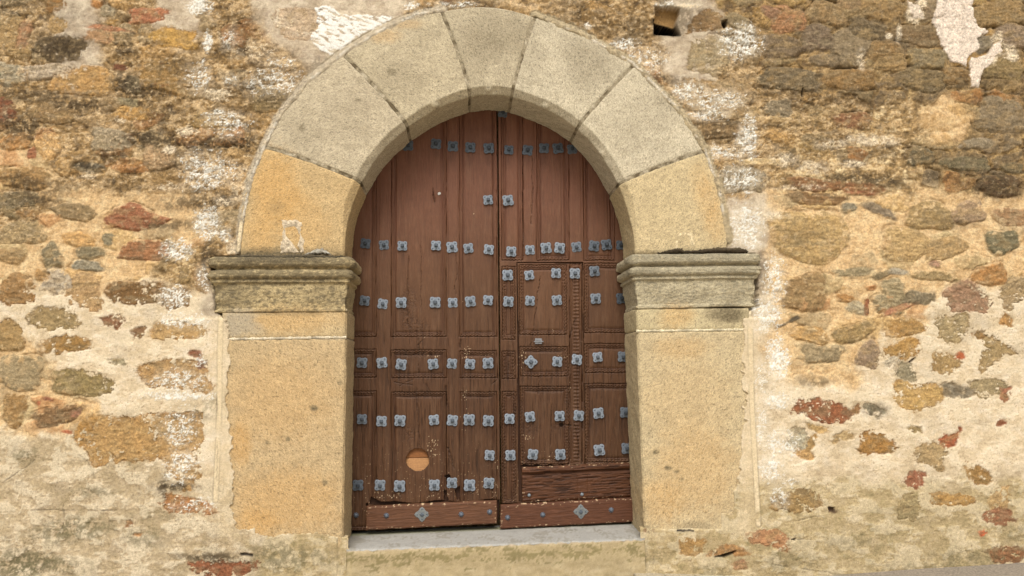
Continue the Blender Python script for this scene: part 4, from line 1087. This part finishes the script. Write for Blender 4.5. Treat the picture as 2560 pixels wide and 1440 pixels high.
def door_field(x0, x1, z0, z1, kind):
    st = 0.0042
    gx = np.arange(x0, x1+st*0.5, st); gz_ = np.arange(z0, z1, st)
    Xg, Zg = np.meshgrid(gx, gz_)
    u, v = proj(Xg, YD, Zg)
    u = u.astype(np.float32); v = v.astype(np.float32)
    a1 = fbm(u/3.0, v/70, 3, 351); a2 = fbm(u/30, v/30, 3, 361); a3 = fbm(u/6, v/6, 3, 371); a4 = fbm(u/1.6, v/34, 2, 381)
    worn = sstep(690, 980, v+40*a2)
    h = 0.0006*a4+worn*(0.0013*a1+0.0009*a4)+0.0015*a2
    mid = sstep(420, 760, v)[..., None]
    c = (lin('784f3a')*(1-mid)+lin('66462e')*mid)*(1-worn[..., None])+lin('573a24')*worn[..., None]
    c = c*(1+0.07*a2+0.05*a4)[..., None]
    c = c*(1+worn*(0.22*a1+0.12*a4))[..., None]
    pid = np.zeros(u.shape, np.int32)
    panels = {'left': LEFT_PANELS, 'right': RIGHT_PANELS, 'wicket': WICKET_PANELS}[kind]
    up_ = u+1.2*fbm(v/60, v*0+3, 2, 391); vp_ = v+1.2*fbm(u/40, u*0+7, 2, 401)
    for k, (px0, px1, py0, py1, ty) in enumerate(panels):
        d, sd_ = rect_d(up_, vp_, px0, px1, py0, py1)
        ins = d > 0
        carved = ((ty in 'sc') & (sd_ == 1)) | ((ty == 'c') & (sd_ == 2)) | (ty == 'v')
        along = np.where(sd_ == 0, v, u)
        dd = d*np.where(carved, 0.85, 1.0)+np.where(carved, 1.2*np.sin(along*0.72)*np.exp(-((d-5)/5)**2), 0)
        hp = np.interp(dd, PROF_D, PROF_H)
        if ty == 'n':
            hp = np.interp(np.minimum(u-px0, px1-u), [0, 1, 3, 5, 7, 8, 10, 60], [-.012, -.01, 0, 0, -.008, -.003, -.002, -.002])+0.003*np.sin(v*0.7+a3)*((u > px0+10) & (u < px1-8))
        scal = np.where(carved, np.abs(np.sin(along*0.40+1.1*np.sin(along*0.051)+a3*1.2))*np.clip(0.6+0.8*a2, 0.15, 1), 0)*np.exp(-((d-6)/5.0)**2)
        hp = 1.25*hp+0.007*scal-np.where(carved, 0.004, 0)*np.exp(-((d-6)/6.0)**2)
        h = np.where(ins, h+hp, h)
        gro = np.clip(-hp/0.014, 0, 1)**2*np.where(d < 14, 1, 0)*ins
        c = c*(1-0.42*gro[..., None]*np.array([0.75, 1.0, 1.15]))   # groove shade painted into the colour, over traces of old red paint
        tn = 1+0.07*math.sin(k*2.7+1)
        c = np.where((ins & (d > 9))[..., None], c*tn, c)
        pid = np.where(ins & (d > 1.0), k+1, pid)
    if kind == 'left': LN = [(x_, 0, 1240) for x_ in (938, 943, 947, 978, 984, 989, 1102, 1110, 1115, 1121, 1146, 1151, 1157, 1234)]
    elif kind == 'right': LN = [(x_, 0, 650) for x_ in (1256, 1262, 1298, 1304, 1310, 1341, 1347, 1353, 1407, 1414, 1421, 1426, 1457, 1463, 1470, 1524, 1531, 1537)]+[(x_, 668, 1250) for x_ in (1257, 1270, 1281)]
    else: LN = [(x_, 660, 1160) for x_ in (1421, 1438, 1448)]
    for x_, v0_, v1_ in LN:
        xl_ = P0([(x_, 700)], YD)[0, 0]
        on = sstep(v0_, v0_+3, v)*sstep(v1_, v1_-3, v)*np.clip(0.75+0.7*a2, 0.25, 1)
        g = np.exp(-((Xg-xl_+0.0012*a2)/0.0034)**2)*on
        h -= 0.0045*g
        c = c*(1-0.36*g[..., None]*np.array([0.8, 1.0, 1.1]))  # moulding lines darkened likewise, their shade put into the colour
    for pts, wd in CRACKS:
        pa_ = np.array(pts)
        bb = (u > pa_[:, 0].min()-12) & (u < pa_[:, 0].max()+12) & (v > pa_[:, 1].min()-12) & (v < pa_[:, 1].max()+12)
        if not bb.any(): continue
        d = line_d(u[bb]+1.5*a3[bb]+3*a2[bb], v[bb]+0.0, pts)
        g = np.exp(-(d/(wd*0.72))**2)*np.clip(0.75+1.0*a3[bb], 0.2, 1)
        h[bb] -= 0.010*g
        c[bb] = c[bb]*(1-0.5*g)[..., None]
    # fine shakes in the weathered wood
    sh = sstep(0.30, 0.42, fbm(u/2.6, v/110+5, 2, 411)+0.12*a2)*(0.25+0.75*worn)
    h -= 0.0035*sh
    c *= (1-0.38*sh)[..., None]
    # crazed, blistered paint
    for cx, cy, rx, ry in ((1035, 815, 45, 30), (1020, 760, 30, 60), (1030, 885, 60, 18), (1040, 985, 60, 16), (1025, 1085, 20, 30), (1330, 1070, 30, 20), (1370, 870, 60, 14), (1400, 1065, 30, 12), (1060, 885, 60, 10), (1370, 975, 50, 12)):
        dd = np.hypot((u-cx)/rx, (v-cy)/ry)
        mm = (1-sstep(0.4, 1.1, dd))*sstep(0.22, 0.10, np.abs(fbm(u/7, v/9, 2, 421)))
        h -= 0.003*mm; c *= (1-0.30*mm)[..., None]
    # dusty bleaching, and rust run from the studs
    du_ = sstep(0.0, 0.6, fbm(u/9, v/120+3, 3, 425)+0.3*a2)*0.13
    c = c*(1-du_[..., None])+lin('8f6f54')*du_[..., None]
    for part in STUDS.replace('\n', ';').split(';'):
        p = [float(q) for q in part.split()]
        dx_ = np.abs(u-p[0]-2*a3); dy_ = v-p[1]
        rs_ = np.exp(-(dx_/8)**2)*sstep(8, 16, dy_)*sstep(62, 18, dy_)*(0.22+0.25*np.clip(a4+a1, 0, 1))
        c = c*(1-rs_[..., None])+lin('3a2416')*rs_[..., None]
    # bare chips where paint and fibre have come away
    for cx, cy, rx, ry, s in ((1165, 890, 14, 24, .8), (1160, 985, 10, 26, .6), (1082, 1112, 22, 26, .7), (1088, 1135, 16, 30, .55), (1310, 890, 12, 16, .9), (1316, 905, 16, 26, .5), (1296, 950, 4, 60, .55), (1320, 1092, 20, 8, .8), (1296, 1190, 5, 60, .4), (1215, 888, 24, 6, .7), (1085, 892, 26, 5, .7),
                               (1386, 826, 6, 4, 1), (1380, 1146, 24, 10, .4), (1240, 1190, 8, 60, .5), (1235, 1235, 14, 14, .5), (990, 1235, 30, 18, .45), (950, 1240, 20, 16, .5), (920, 1220, 10, 60, .35), (1200, 1215, 60, 40, .3), (1400, 893, 30, 12, .4), (1426, 960, 4, 14, .7), (1305, 1160, 14, 30, .35), (1455, 1180, 8, 6, .4), (1100, 1220, 80, 40, .25), (1165, 1060, 16, 60, .3), (1156, 755, 2, 8, .9), (1185, 540, 5, 10, .5), (1064, 845, 30, 10, .25)):
        dd = np.hypot((u-cx)/rx, (v-cy)/ry)
        mm = sstep(0.70-0.35*s, 0.80-0.35*s, fbm(u/2.6, v/4.5, 3, 431)*0.9-0.5*np.clip(dd-0.5, 0, 3)+0.12)[..., None]
        c = c*(1-mm)+lin('dcc09a')*mm
    mm = sstep(0.72, 0.82, fbm(u/2.4, v/3.6, 2, 441))[..., None]*sstep(1050, 1240, v)[..., None]*0.8
    c = c*(1-mm)+lin('d0b088')*mm
    return Xg, Zg, u, v, h.astype(np.float32), c.astype(np.float32), pid

lx = P0([(862, 800), (1246.2, 800), (1250.4, 800), (1600, 800)], YD)[:, 0]
z_top = P0([(1240, 268)], YD)[0, 1]+0.02
zl_b = P0([(1100, 1322)], YD)[0, 1]
zw = P0([(1292, 657), (1458, 655), (1295, 1160), (1458, 1156)], YD)
def leaf(name, label, kind):
    o = bpy.data.objects.new(name, None); link(o)
    tag(o, label, 'door')
    return o
left = leaf('door_leaf', 'brown panelled door leaf with a round plug of bare wood near its foot', 'left')
right = leaf('door_leaf', 'brown panelled door leaf with a small wicket door cut into it', 'right')

def board_backing(x0, x1, z0, z1, parent):
    """the ledged boards behind the panels: what shows through gaps"""
    V_ = []
    for y in (YD+0.045, YD+0.09):
        V_ += [(x0, y, z0), (x1, y, z0), (x1, y, z1), (x0, y, z1)]
    mesh_from('back_board', V_, [(0, 1, 2, 3), (7, 6, 5, 4), (0, 4, 5, 1), (1, 5, 6, 2), (2, 6, 7, 3), (3, 7, 4, 0)], M_wood, parent, np.tile(lin('4a3020'), (8, 1)), False)

# left leaf
Xg, Zg, u, v, h, c, pid = door_field(lx[0], lx[1], zl_b, z_top, 'left')
dh = np.hypot((u-1043), (v-1151))
cut = dh+1.6*fbm(u/11, v/11, 3, 453) < 29
cut |= poly_sd(u+2*fbm(u/9, v/9, 2, 451), v+2*fbm(u/9+4, v/9, 2, 452), [(1108, 1226), (1116, 1226), (1118, 1243), (1122, 1252), (1110, 1252)]) < 0
cut |= poly_sd(u, v+2*fbm(u/9+4, v/9, 2, 452), [(1135, 1226), (1149, 1216), (1149, 1250), (1140, 1250)]) < 0
cut |= poly_sd(u+2*fbm(u/9, v/9, 2, 451), v, [(1110, 1190), (1122, 1186), (1128, 1196), (1118, 1204)]) < 0
low = 1256+3*np.sin(u*0.05)-0.02*(u-917)+np.where(u < 968, np.clip((968-u)*0.12, 0, 6), 0)
cut |= (v > low+2) & (u > 919)
cut |= (v > 1326) | ((u < 919) & (u > 914) & (v > 1258))
cut |= (poly_sd(u, v, [(926, 1242), (934, 1246), (950, 1254), (968, 1257), (968, 1262), (922, 1262)]) < 0)
Pl = np.stack([Xg, YD-h, Zg], -1).reshape(-1, 3); Cl = c.reshape(-1, 3)
Fl = grid_faces(*u.shape); kf = ~cut[:-1, :-1]; pf = pid[:-1, :-1]
submesh('frame', Pl, Cl, Fl[kf & (pf == 0)], M_wood, left, skirt=0.04)
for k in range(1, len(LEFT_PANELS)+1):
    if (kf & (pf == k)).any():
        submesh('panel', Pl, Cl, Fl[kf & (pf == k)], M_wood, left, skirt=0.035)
board_backing(lx[0]+0.01, lx[1]-0.004, zl_b+0.06, z_top-0.01, left)

# right leaf with the wicket door cut out of it
Xg, Zg, u, v, h, c, pid = door_field(lx[2], lx[3], zl_b, z_top, 'right')
wk_x0 = 1292+(v-657)*0.0105; wk_x1 = 1457+(v-655)*0.012
inw = (u > wk_x0) & (u < wk_x1) & (v > 656) & (v < 1166)
gap = inw | ((np.abs(u-(wk_x0+0.6)) < 1.6+(v-657)*0.0035) & (v > 656) & (v < 1256))
inb = (u > wk_x0+3) & (v > 1164) & (v < 1262)
cut = gap | inb | (v > 1258)
Pr = np.stack([Xg, YD-h, Zg], -1).reshape(-1, 3); Cr = c.reshape(-1, 3)
Fr = grid_faces(*u.shape); kf = ~cut[:-1, :-1]; pf = pid[:-1, :-1]
submesh('frame', Pr, Cr, Fr[kf & (pf == 0)], M_wood, right, skirt=0.04)
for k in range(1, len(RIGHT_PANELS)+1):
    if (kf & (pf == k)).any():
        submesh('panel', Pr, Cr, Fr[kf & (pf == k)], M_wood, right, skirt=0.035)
board_backing(lx[2]+0.004, lx[3]-0.01, zl_b+0.06, z_top-0.01, right)
wx = P0([(1290, 900), (1466, 900)], YD)[:, 0]
wz0 = P0([(1380, 1168)], YD)[0, 1]; wz1 = P0([(1380, 652)], YD)[0, 1]
Xg, Zg, u, v, h, c, pid = door_field(wx[0], wx[1], wz0, wz1, 'wicket')
wk_x0 = 1292+(v-657)*0.0105; wk_x1 = 1457+(v-655)*0.012
kk_ = (u > wk_x0+1.8+(v-657)*0.003) & (u < wk_x1-1.6) & (v > 659.0) & (v < 1163+1.5*np.sin(u*0.2))
kk_ &= ~(np.hypot((u-1403)/6, (v-1063)/5) < 1)           # keyhole broken through
Pk = np.stack([Xg, YD-h+0.002, Zg], -1).reshape(-1, 3); Ck = c.reshape(-1, 3)
Fk = grid_faces(*u.shape); kf = kk_[:-1, :-1]; pf = pid[:-1, :-1]
wicket = submesh('wicket_door', Pk, Ck, Fk[kf & (pf == 0)], M_wood, right, skirt=0.035)
for k in range(1, len(WICKET_PANELS)+1):
    submesh('panel', Pk, Ck, Fk[kf & (pf == k)], M_wood, wicket, skirt=0.03)

# boards at the foot
def plank(name, pts, Y0, thick, hexc, parent, mat, rough=0.002, ledge=False, worn=0.0):
    a = np.array(pts, float)                        # top-left, top-right, bottom-right, bottom-left
    b_ = P0(a, Y0)
    nu = int(abs(b_[1, 0]-b_[0, 0])/0.005); nv = int(abs(b_[0, 1]-b_[3, 1])/0.0045)
    s = np.linspace(0, 1, nu)[None, :]; t = np.linspace(0, 1, nv)[:, None]
    X_ = (b_[0, 0]*(1-s)+b_[1, 0]*s)*(1-t)+(b_[3, 0]*(1-s)+b_[2, 0]*s)*t
    Z_ = (b_[0, 1]*(1-s)+b_[1, 1]*s)*(1-t)+(b_[3, 1]*(1-s)+b_[2, 1]*s)*t
    u, v = proj(X_, Y0, Z_)
    g1 = fbm(u/80, v/3.2+0.02*u, 3, 461); g2 = fbm(u/25, v/25, 2, 471); g3 = fbm(u/30, v/1.6, 2, 481)
    Z_ = Z_+0.004*fbm(u/40, u*0+t*2, 2, 491)*np.where((t < .05) | (t > .95), 1, 0)
    Y_ = Y0-thick+rough*(g1+0.5*g3)+0.001*g2
    ed = np.minimum(np.minimum(t, 1-t)*abs(b_[0, 1]-b_[3, 1]), np.minimum(s, 1-s)*abs(b_[1, 0]-b_[0, 0]))
    Y_ = Y_+0.006*np.exp(-ed/0.004)
    c = lin(hexc)*(1+0.10*g2+(0.10+0.3*worn)*g1+0.08*g3)[..., None]*np.ones(u.shape+(3,))
    if ledge:
        Y_ = Y_-0.016*np.exp(-((t-0.10)/0.07)**4)+0.010*np.exp(-((t-0.22)/0.04)**2)
        for cx in (1445, 1470):
            Y_ = Y_+0.004*np.exp(-((u-cx)/1.6)**2)*(t > .25)
        rr = np.hypot((u-1492)/28, (v-1205)/15)
        Y_ = Y_+0.002*np.sin(rr*16)*np.exp(-rr*1.2)*(t > .25)
        crk = sstep(0.25, 0.36, fbm(u/60+3, v/2.6+0.03*u, 2, 501))
        Y_ = Y_+0.006*crk; c = c*(1-0.5*crk)[..., None]
    chip = sstep(0.42, 0.55, fbm(u/9, v/3, 3, 511)-0.5*np.clip(ed/0.02-0.4, 0, 3)+0.1)[..., None]
    c = c*(1-chip)+lin('ccae88')*chip
    P = np.stack([X_, Y_, Z_], -1)
    f = grid_faces(*u.shape)
    o = submesh(name, P.reshape(-1, 3), c.reshape(-1, 3), f[:, :, ::-1], mat, parent)
    # closed rim
    o2 = o.data
    bm = bmesh.new(); bm.from_mesh(o2)
    be = [e for e in bm.edges if e.is_boundary]
    r_ = bmesh.ops.extrude_edge_only(bm, edges=be)
    for vv in [g for g in r_['geom'] if isinstance(g, bmesh.types.BMVert)]:
        vv.co.y = Y0+0.02
    bmesh.ops.recalc_face_normals(bm, faces=bm.faces)
    bm.to_mesh(o2); bm.free()
    return o
plank('kick_board', [(917, 1265), (1242, 1250), (1242, 1307), (915, 1324)], YD-0.012, 0.034, '694630', left, M_wood_h, worn=0.2)
plank('kick_board', [(1251, 1262), (1600, 1242), (1600, 1302), (1250, 1320)], YD-0.012, 0.034, '623e2a', right, M_wood_h, worn=0.2)
plank('bottom_board', [(1304, 1168), (1600, 1154), (1600, 1240), (1306, 1257)], YD+0.004, 0.008, '5a3822', right, M_wood_h, rough=0.0045, ledge=True, worn=1.0)
plank('repair_piece', [(1121, 1226), (1136, 1224), (1142, 1252), (1124, 1252)], YD+0.02, 0.012, 'a06e40', left, M_wood)

# the round plug of bare new wood closing a hole
def plug(parent, y0, v0, v1, hexc):
    c0 = P0([(1043, 1151)], YD)[0]
    rad = P0([(1076, 1151)], YD)[0, 0]-c0[0]
    zz0 = P0([(1043, v0)], YD)[0, 1]; zz1 = P0([(1043, v1)], YD)[0, 1]
    n = 40
    V_, C_ = [], []
    zs_ = np.linspace(zz1, zz0, 26)
    for z in zs_:
        hw = math.sqrt(max(rad**2-(z-c0[1])**2, 1e-6))
        for k in range(n):
            x = c0[0]-hw+2*hw*k/(n-1)
            V_.append((x, y0, z))
            g = float(gnoise(np.array(x*6.0), np.array(z*120.0), 9))
            C_.append(lin(hexc)*(1+0.22*g))
    bm_f = grid_faces(len(zs_), n).reshape(-1, 4)
    return submesh('plug_board', np.array(V_), np.array(C_), bm_f, M_plain, parent, skirt=0.012)
plug(left, YD+0.034, 1110, 1145.5, '935f34')
plug(left, YD+0.036, 1146.5, 1190, 'bb8a5a')

# ----------------------------------------------------------------- iron studs
IRON = lin('8d959d')
def bm_mesh(name, build, mat, colr):
    bm = bmesh.new(); build(bm)
    bmesh.ops.recalc_face_normals(bm, faces=bm.faces)
    me = bpy.data.meshes.new(name); bm.to_mesh(me); bm.free()
    a = me.color_attributes.new('col', 'FLOAT_COLOR', 'POINT')
    n = len(me.vertices)
    c4 = np.ones((n, 4), np.float32); c4[:, :3] = colr
    if callable(build) and name == 'stud':
        co = np.empty(n*3, np.float32); me.vertices.foreach_get('co', co); co = co.reshape(-1, 3)
        c4[:, :3] = np.where((co[:, 1] < -0.0058)[:, None], lin('4c5866'), colr)
    a.data.foreach_set('color', c4.ravel())
    me.materials.append(mat)
    return me

def dome(bm, cx, cz, r, hgt, y, n=10, rings=4):
    prev = None
    for k in range(rings+1):
        a = k/rings*math.pi/2
        if k == rings:
            tip = bm.verts.new((cx, y-hgt, cz))
            for i in range(n): bm.faces.new((prev[i], prev[(i+1) % n], tip))
        else:
            ring = [bm.verts.new((cx+r*math.cos(a)*math.cos(6.2832*i/n), y-hgt*math.sin(a), cz+r*math.cos(a)*math.sin(6.2832*i/n))) for i in range(n)]
            if prev:
                for i in range(n): bm.faces.new((prev[i], prev[(i+1) % n], ring[(i+1) % n], ring[i]))
            prev = ring

def plate(bm, seed, sharp=0.0):
    rn = random.Random(seed)
    n = 72
    ph = [rn.uniform(-.12, .12) for _ in range(4)]
    rings = []
    for sc, y in ((1.0, 0.002), (1.0, -0.0022), (0.93, -0.0040), (0.55, -0.0046)):
        rg = []
        for i in range(n):
            th = 2*math.pi*i/n
            k = int(((th) % (2*math.pi))/(math.pi/2)) % 4
            dm = abs(((th+math.pi/4) % (math.pi/2))-math.pi/4)   # 0 at mid-sides
            al = math.pi/4-dm                                     # angle from the lobe's axis
            lobe = 0.0
            qd = 0.0212**2-(0.0305*math.sin(al))**2
            if qd > 0: lobe = 0.0305*math.cos(al)+math.sqrt(qd)
            r = max(lobe, 0.0378)+0.0022*math.exp(-(dm/0.05)**2)
            r += (sharp or 0.0016)*math.exp(-((dm-math.pi/4)/0.08)**2)
            r *= 1+ph[k]*0.25
            s = sc if sc > 0.6 else sc
            rg.append(bm.verts.new((r*s*math.cos(th), y+rn.uniform(-.0004, .0004), r*s*math.sin(th))))
        rings.append(rg)
    for a, b in zip(rings[:-1], rings[1:]):
        for i in range(n): bm.faces.new((a[i], a[(i+1) % n], b[(i+1) % n], b[i]))
    ctr = bm.verts.new((0, -0.0048, 0))
    for i in range(n): bm.faces.new((rings[-1][i], rings[-1][(i+1) % n], ctr))
    for q in range(4):
        a = math.pi/4+q*math.pi/2
        rr = 0.0365+rn.uniform(-.001, .001)
        dome(bm, rr*math.cos(a), rr*math.sin(a), 0.0056, 0.0045, -0.0035)

def pyramid(bm, seed):
    rn = random.Random(seed)
    prof = [(0.0125, -0.004), (0.0125, -0.012), (0.0150, -0.018), (0.0140, -0.024), (0.0085, -0.029)]
    rings = []
    for s, y in prof:
        rg = []
        for i in range(4):
            for e in (-0.16, 0.16):
                a = math.pi/4+i*math.pi/2+e
                r = s/math.cos(0.16)*1.18
                rg.append(bm.verts.new((r*math.cos(a)+rn.uniform(-.0007, .0007), y, r*math.sin(a)+rn.uniform(-.0007, .0007))))
        rings.append(rg)
    n = 8
    for a, b in zip(rings[:-1], rings[1:]):
        for i in range(n): bm.faces.new((a[i], a[(i+1) % n], b[(i+1) % n], b[i]))
    bm.faces.new(rings[-1][::-1])

plates = [bm_mesh('stud', lambda bm, s=s: plate(bm, s), M_iron, IRON) for s in range(6)]
ros = bm_mesh('stud', lambda bm: plate(bm, 50, 0.006), M_iron, lin('7c7f7c'))
bosses = [bm_mesh('boss', lambda bm, s=s: pyramid(bm, s), M_iron, lin('5a626a')) for s in range(3)]
def washer_nail(bm):
    n = 24
    r1 = [bm.verts.new(((0.019+0.0022*math.cos(i*math.pi*2/3))*math.cos(6.2832*i/n), -0.001, (0.019+0.0022*math.cos(i*math.pi*2/3))*math.sin(6.2832*i/n))) for i in range(n)]
    r2 = [bm.verts.new((0.016*math.cos(6.2832*i/n), -0.004, 0.016*math.sin(6.2832*i/n))) for i in range(n)]
    for i in range(n): bm.faces.new((r1[i], r1[(i+1) % n], r2[(i+1) % n], r2[i]))
    dome(bm, 0, 0, 0.0145, 0.013, -0.004, 16, 5)
nail_me = bm_mesh('nail', washer_nail, M_iron, lin('6a727c'))
nail_s = bm_mesh('nail', lambda bm: dome(bm, 0, 0, 0.013, 0.010, 0.0, 16, 5), M_iron, lin('7e868a'))


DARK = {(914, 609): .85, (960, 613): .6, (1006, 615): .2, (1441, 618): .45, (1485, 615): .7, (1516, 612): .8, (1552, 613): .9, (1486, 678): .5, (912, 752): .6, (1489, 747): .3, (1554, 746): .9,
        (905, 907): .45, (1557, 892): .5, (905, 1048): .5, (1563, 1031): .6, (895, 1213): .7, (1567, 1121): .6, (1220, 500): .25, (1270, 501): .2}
rnd_ = random.Random(11)
def put(me, name, x, y, z, rot, sc, parent):
    o = bpy.data.objects.new(name, me); link(o, parent)
    o.location = (x, y, z); o.rotation_euler = (rnd_.uniform(-.05, .05), rot, rnd_.uniform(-.05, .05)); o.scale = (sc, sc, sc)
    return o
for part in STUDS.replace('\n', ';').split(';'):
    p = [float(q) for q in part.split()]
    x, z = P0([(p[0], p[1])], YD)[0]
    rot = R(p[2]) if len(p) > 2 else R(rnd_.uniform(-9, 9))
    inwk = 1293 < p[0] < 1458 and 657 < p[1] < 1162
    par = left if p[0] < 1248 else (wicket if inwk else right)
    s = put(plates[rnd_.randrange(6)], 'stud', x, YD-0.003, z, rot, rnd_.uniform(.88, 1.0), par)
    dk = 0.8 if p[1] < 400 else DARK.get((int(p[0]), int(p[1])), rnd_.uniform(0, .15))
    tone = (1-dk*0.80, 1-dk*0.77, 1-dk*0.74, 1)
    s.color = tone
    if inwk:      # a stud of the wicket door is already a sub-part: its boss is part of its mesh
        bm = bmesh.new(); bm.from_mesh(s.data)
        k = rnd_.randrange(1000)
        pyramid(bm, k)
        bmesh.ops.recalc_face_normals(bm, faces=bm.faces)
        me = s.data.copy(); n0 = len(s.data.vertices); bm.to_mesh(me); bm.free()
        at = me.color_attributes['col']
        for i in range(n0, len(me.vertices)): at.data[i].color = (*lin('5a626a'), 1)
        s.data = me
    else:
        b = bpy.data.objects.new('boss', bosses[rnd_.randrange(3)]); link(b, s)
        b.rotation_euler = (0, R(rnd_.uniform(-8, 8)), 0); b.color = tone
YK = YD-0.012-0.034
for px, py, par in ((1055, 1286, left), (1452, 1279, right)):
    x, z = P0([(px, py)], YK)[0]
    s = put(ros, 'rosette', x, YK+0.001, z, R(45), 1.0, par)
    b = bpy.data.objects.new('boss', bosses[0]); link(b, s); b.scale = (.9, .5, .9)
for px, py, par, yy, me in ((890, 1288, left, YD, nail_me), (966, 1289, left, YK, nail_me), (1153, 1286, left, YK, nail_me), (1224, 1280, left, YK, nail_me), (1269, 1294, right, YK, nail_me), (1357, 1287, right, YK, nail_me),
                            (1528, 1275, right, YK, nail_me), (1323, 1238, right, YD-0.005, nail_s), (1455, 1236, right, YD-0.005, nail_s)):
    x, z = P0([(px, py)], yy)[0]
    put(me, 'nail', x, yy, z, rnd_.uniform(0, 3), 1.0, par)

# small fittings
def lock(bm):
    def box(x0, x1, y0, y1, z0, z1):
        vs = [bm.verts.new(q) for q in ((x0, y0, z0), (x1, y0, z0), (x1, y1, z0), (x0, y1, z0), (x0, y0, z1), (x1, y0, z1), (x1, y1, z1), (x0, y1, z1))]
        for f in ((0, 1, 5, 4), (1, 2, 6, 5), (2, 3, 7, 6), (3, 0, 4, 7), (4, 5, 6, 7), (3, 2, 1, 0)): bm.faces.new([vs[i] for i in f])
    box(-.026, .026, -.006, .004, -.021, .021)
    box(-.036, .036, -.013, -.005, -.007, .001)
    box(-.016, .016, -.011, -.005, .006, .013)
    dome(bm, -.018, .013, .004, .003, -.006); dome(bm, .018, .013, .004, .003, -.006); dome(bm, 0, -.014, .005, .003, -.006)
x, z = P0([(1346, 853)], YD)[0]
o = put(bm_mesh('lock_plate', lock, M_iron, lin('8f8f90')), 'lock_plate', x, YD-0.004, z, 0, 1.0, wicket)
def chip(bm):
    pts = [(-.016, -.004), (-.006, -.016), (.014, -.006), (.016, .006), (.006, .017), (-.010, .012)]
    a = [bm.verts.new((x_, -.004, z_)) for x_, z_ in pts]; b = [bm.verts.new((x_, .003, z_)) for x_, z_ in pts]
    bm.faces.new(a); bm.faces.new(b[::-1])
    for i in range(6): bm.faces.new((a[i], a[(i+1) % 6], b[(i+1) % 6], b[i]))
    dome(bm, 0, 0, .005, .004, -.004)
x, z = P0([(1098, 484)], YD)[0]
put(bm_mesh('number_tag', chip, M_plain, lin('d2cec4')), 'metal_tag', x, YD+0.003, z, 0, 0.75, left)
def staple(bm):
    n = 14
    prev = None
    for k in range(n+1):
        t = k/n
        cx = 0.006*math.sin(t*9); cz = 0.05-0.10*t; cy = -.004-0.006*math.sin(t*math.pi)
        ring = [bm.verts.new((cx+.0035*math.cos(q*1.5708), cy+.0035*math.sin(q*1.5708), cz)) for q in range(4)]
        if prev:
            for q in range(4): bm.faces.new((prev[q], prev[(q+1) % 4], ring[(q+1) % 4], ring[q]))
        prev = ring
x, z = P0([(1083, 486)], YD)[0]
put(bm_mesh('bent_wire', staple, M_plain, lin('5a3426')), 'bent_wire', x, YD+0.004, z, 0, 0.75, left)
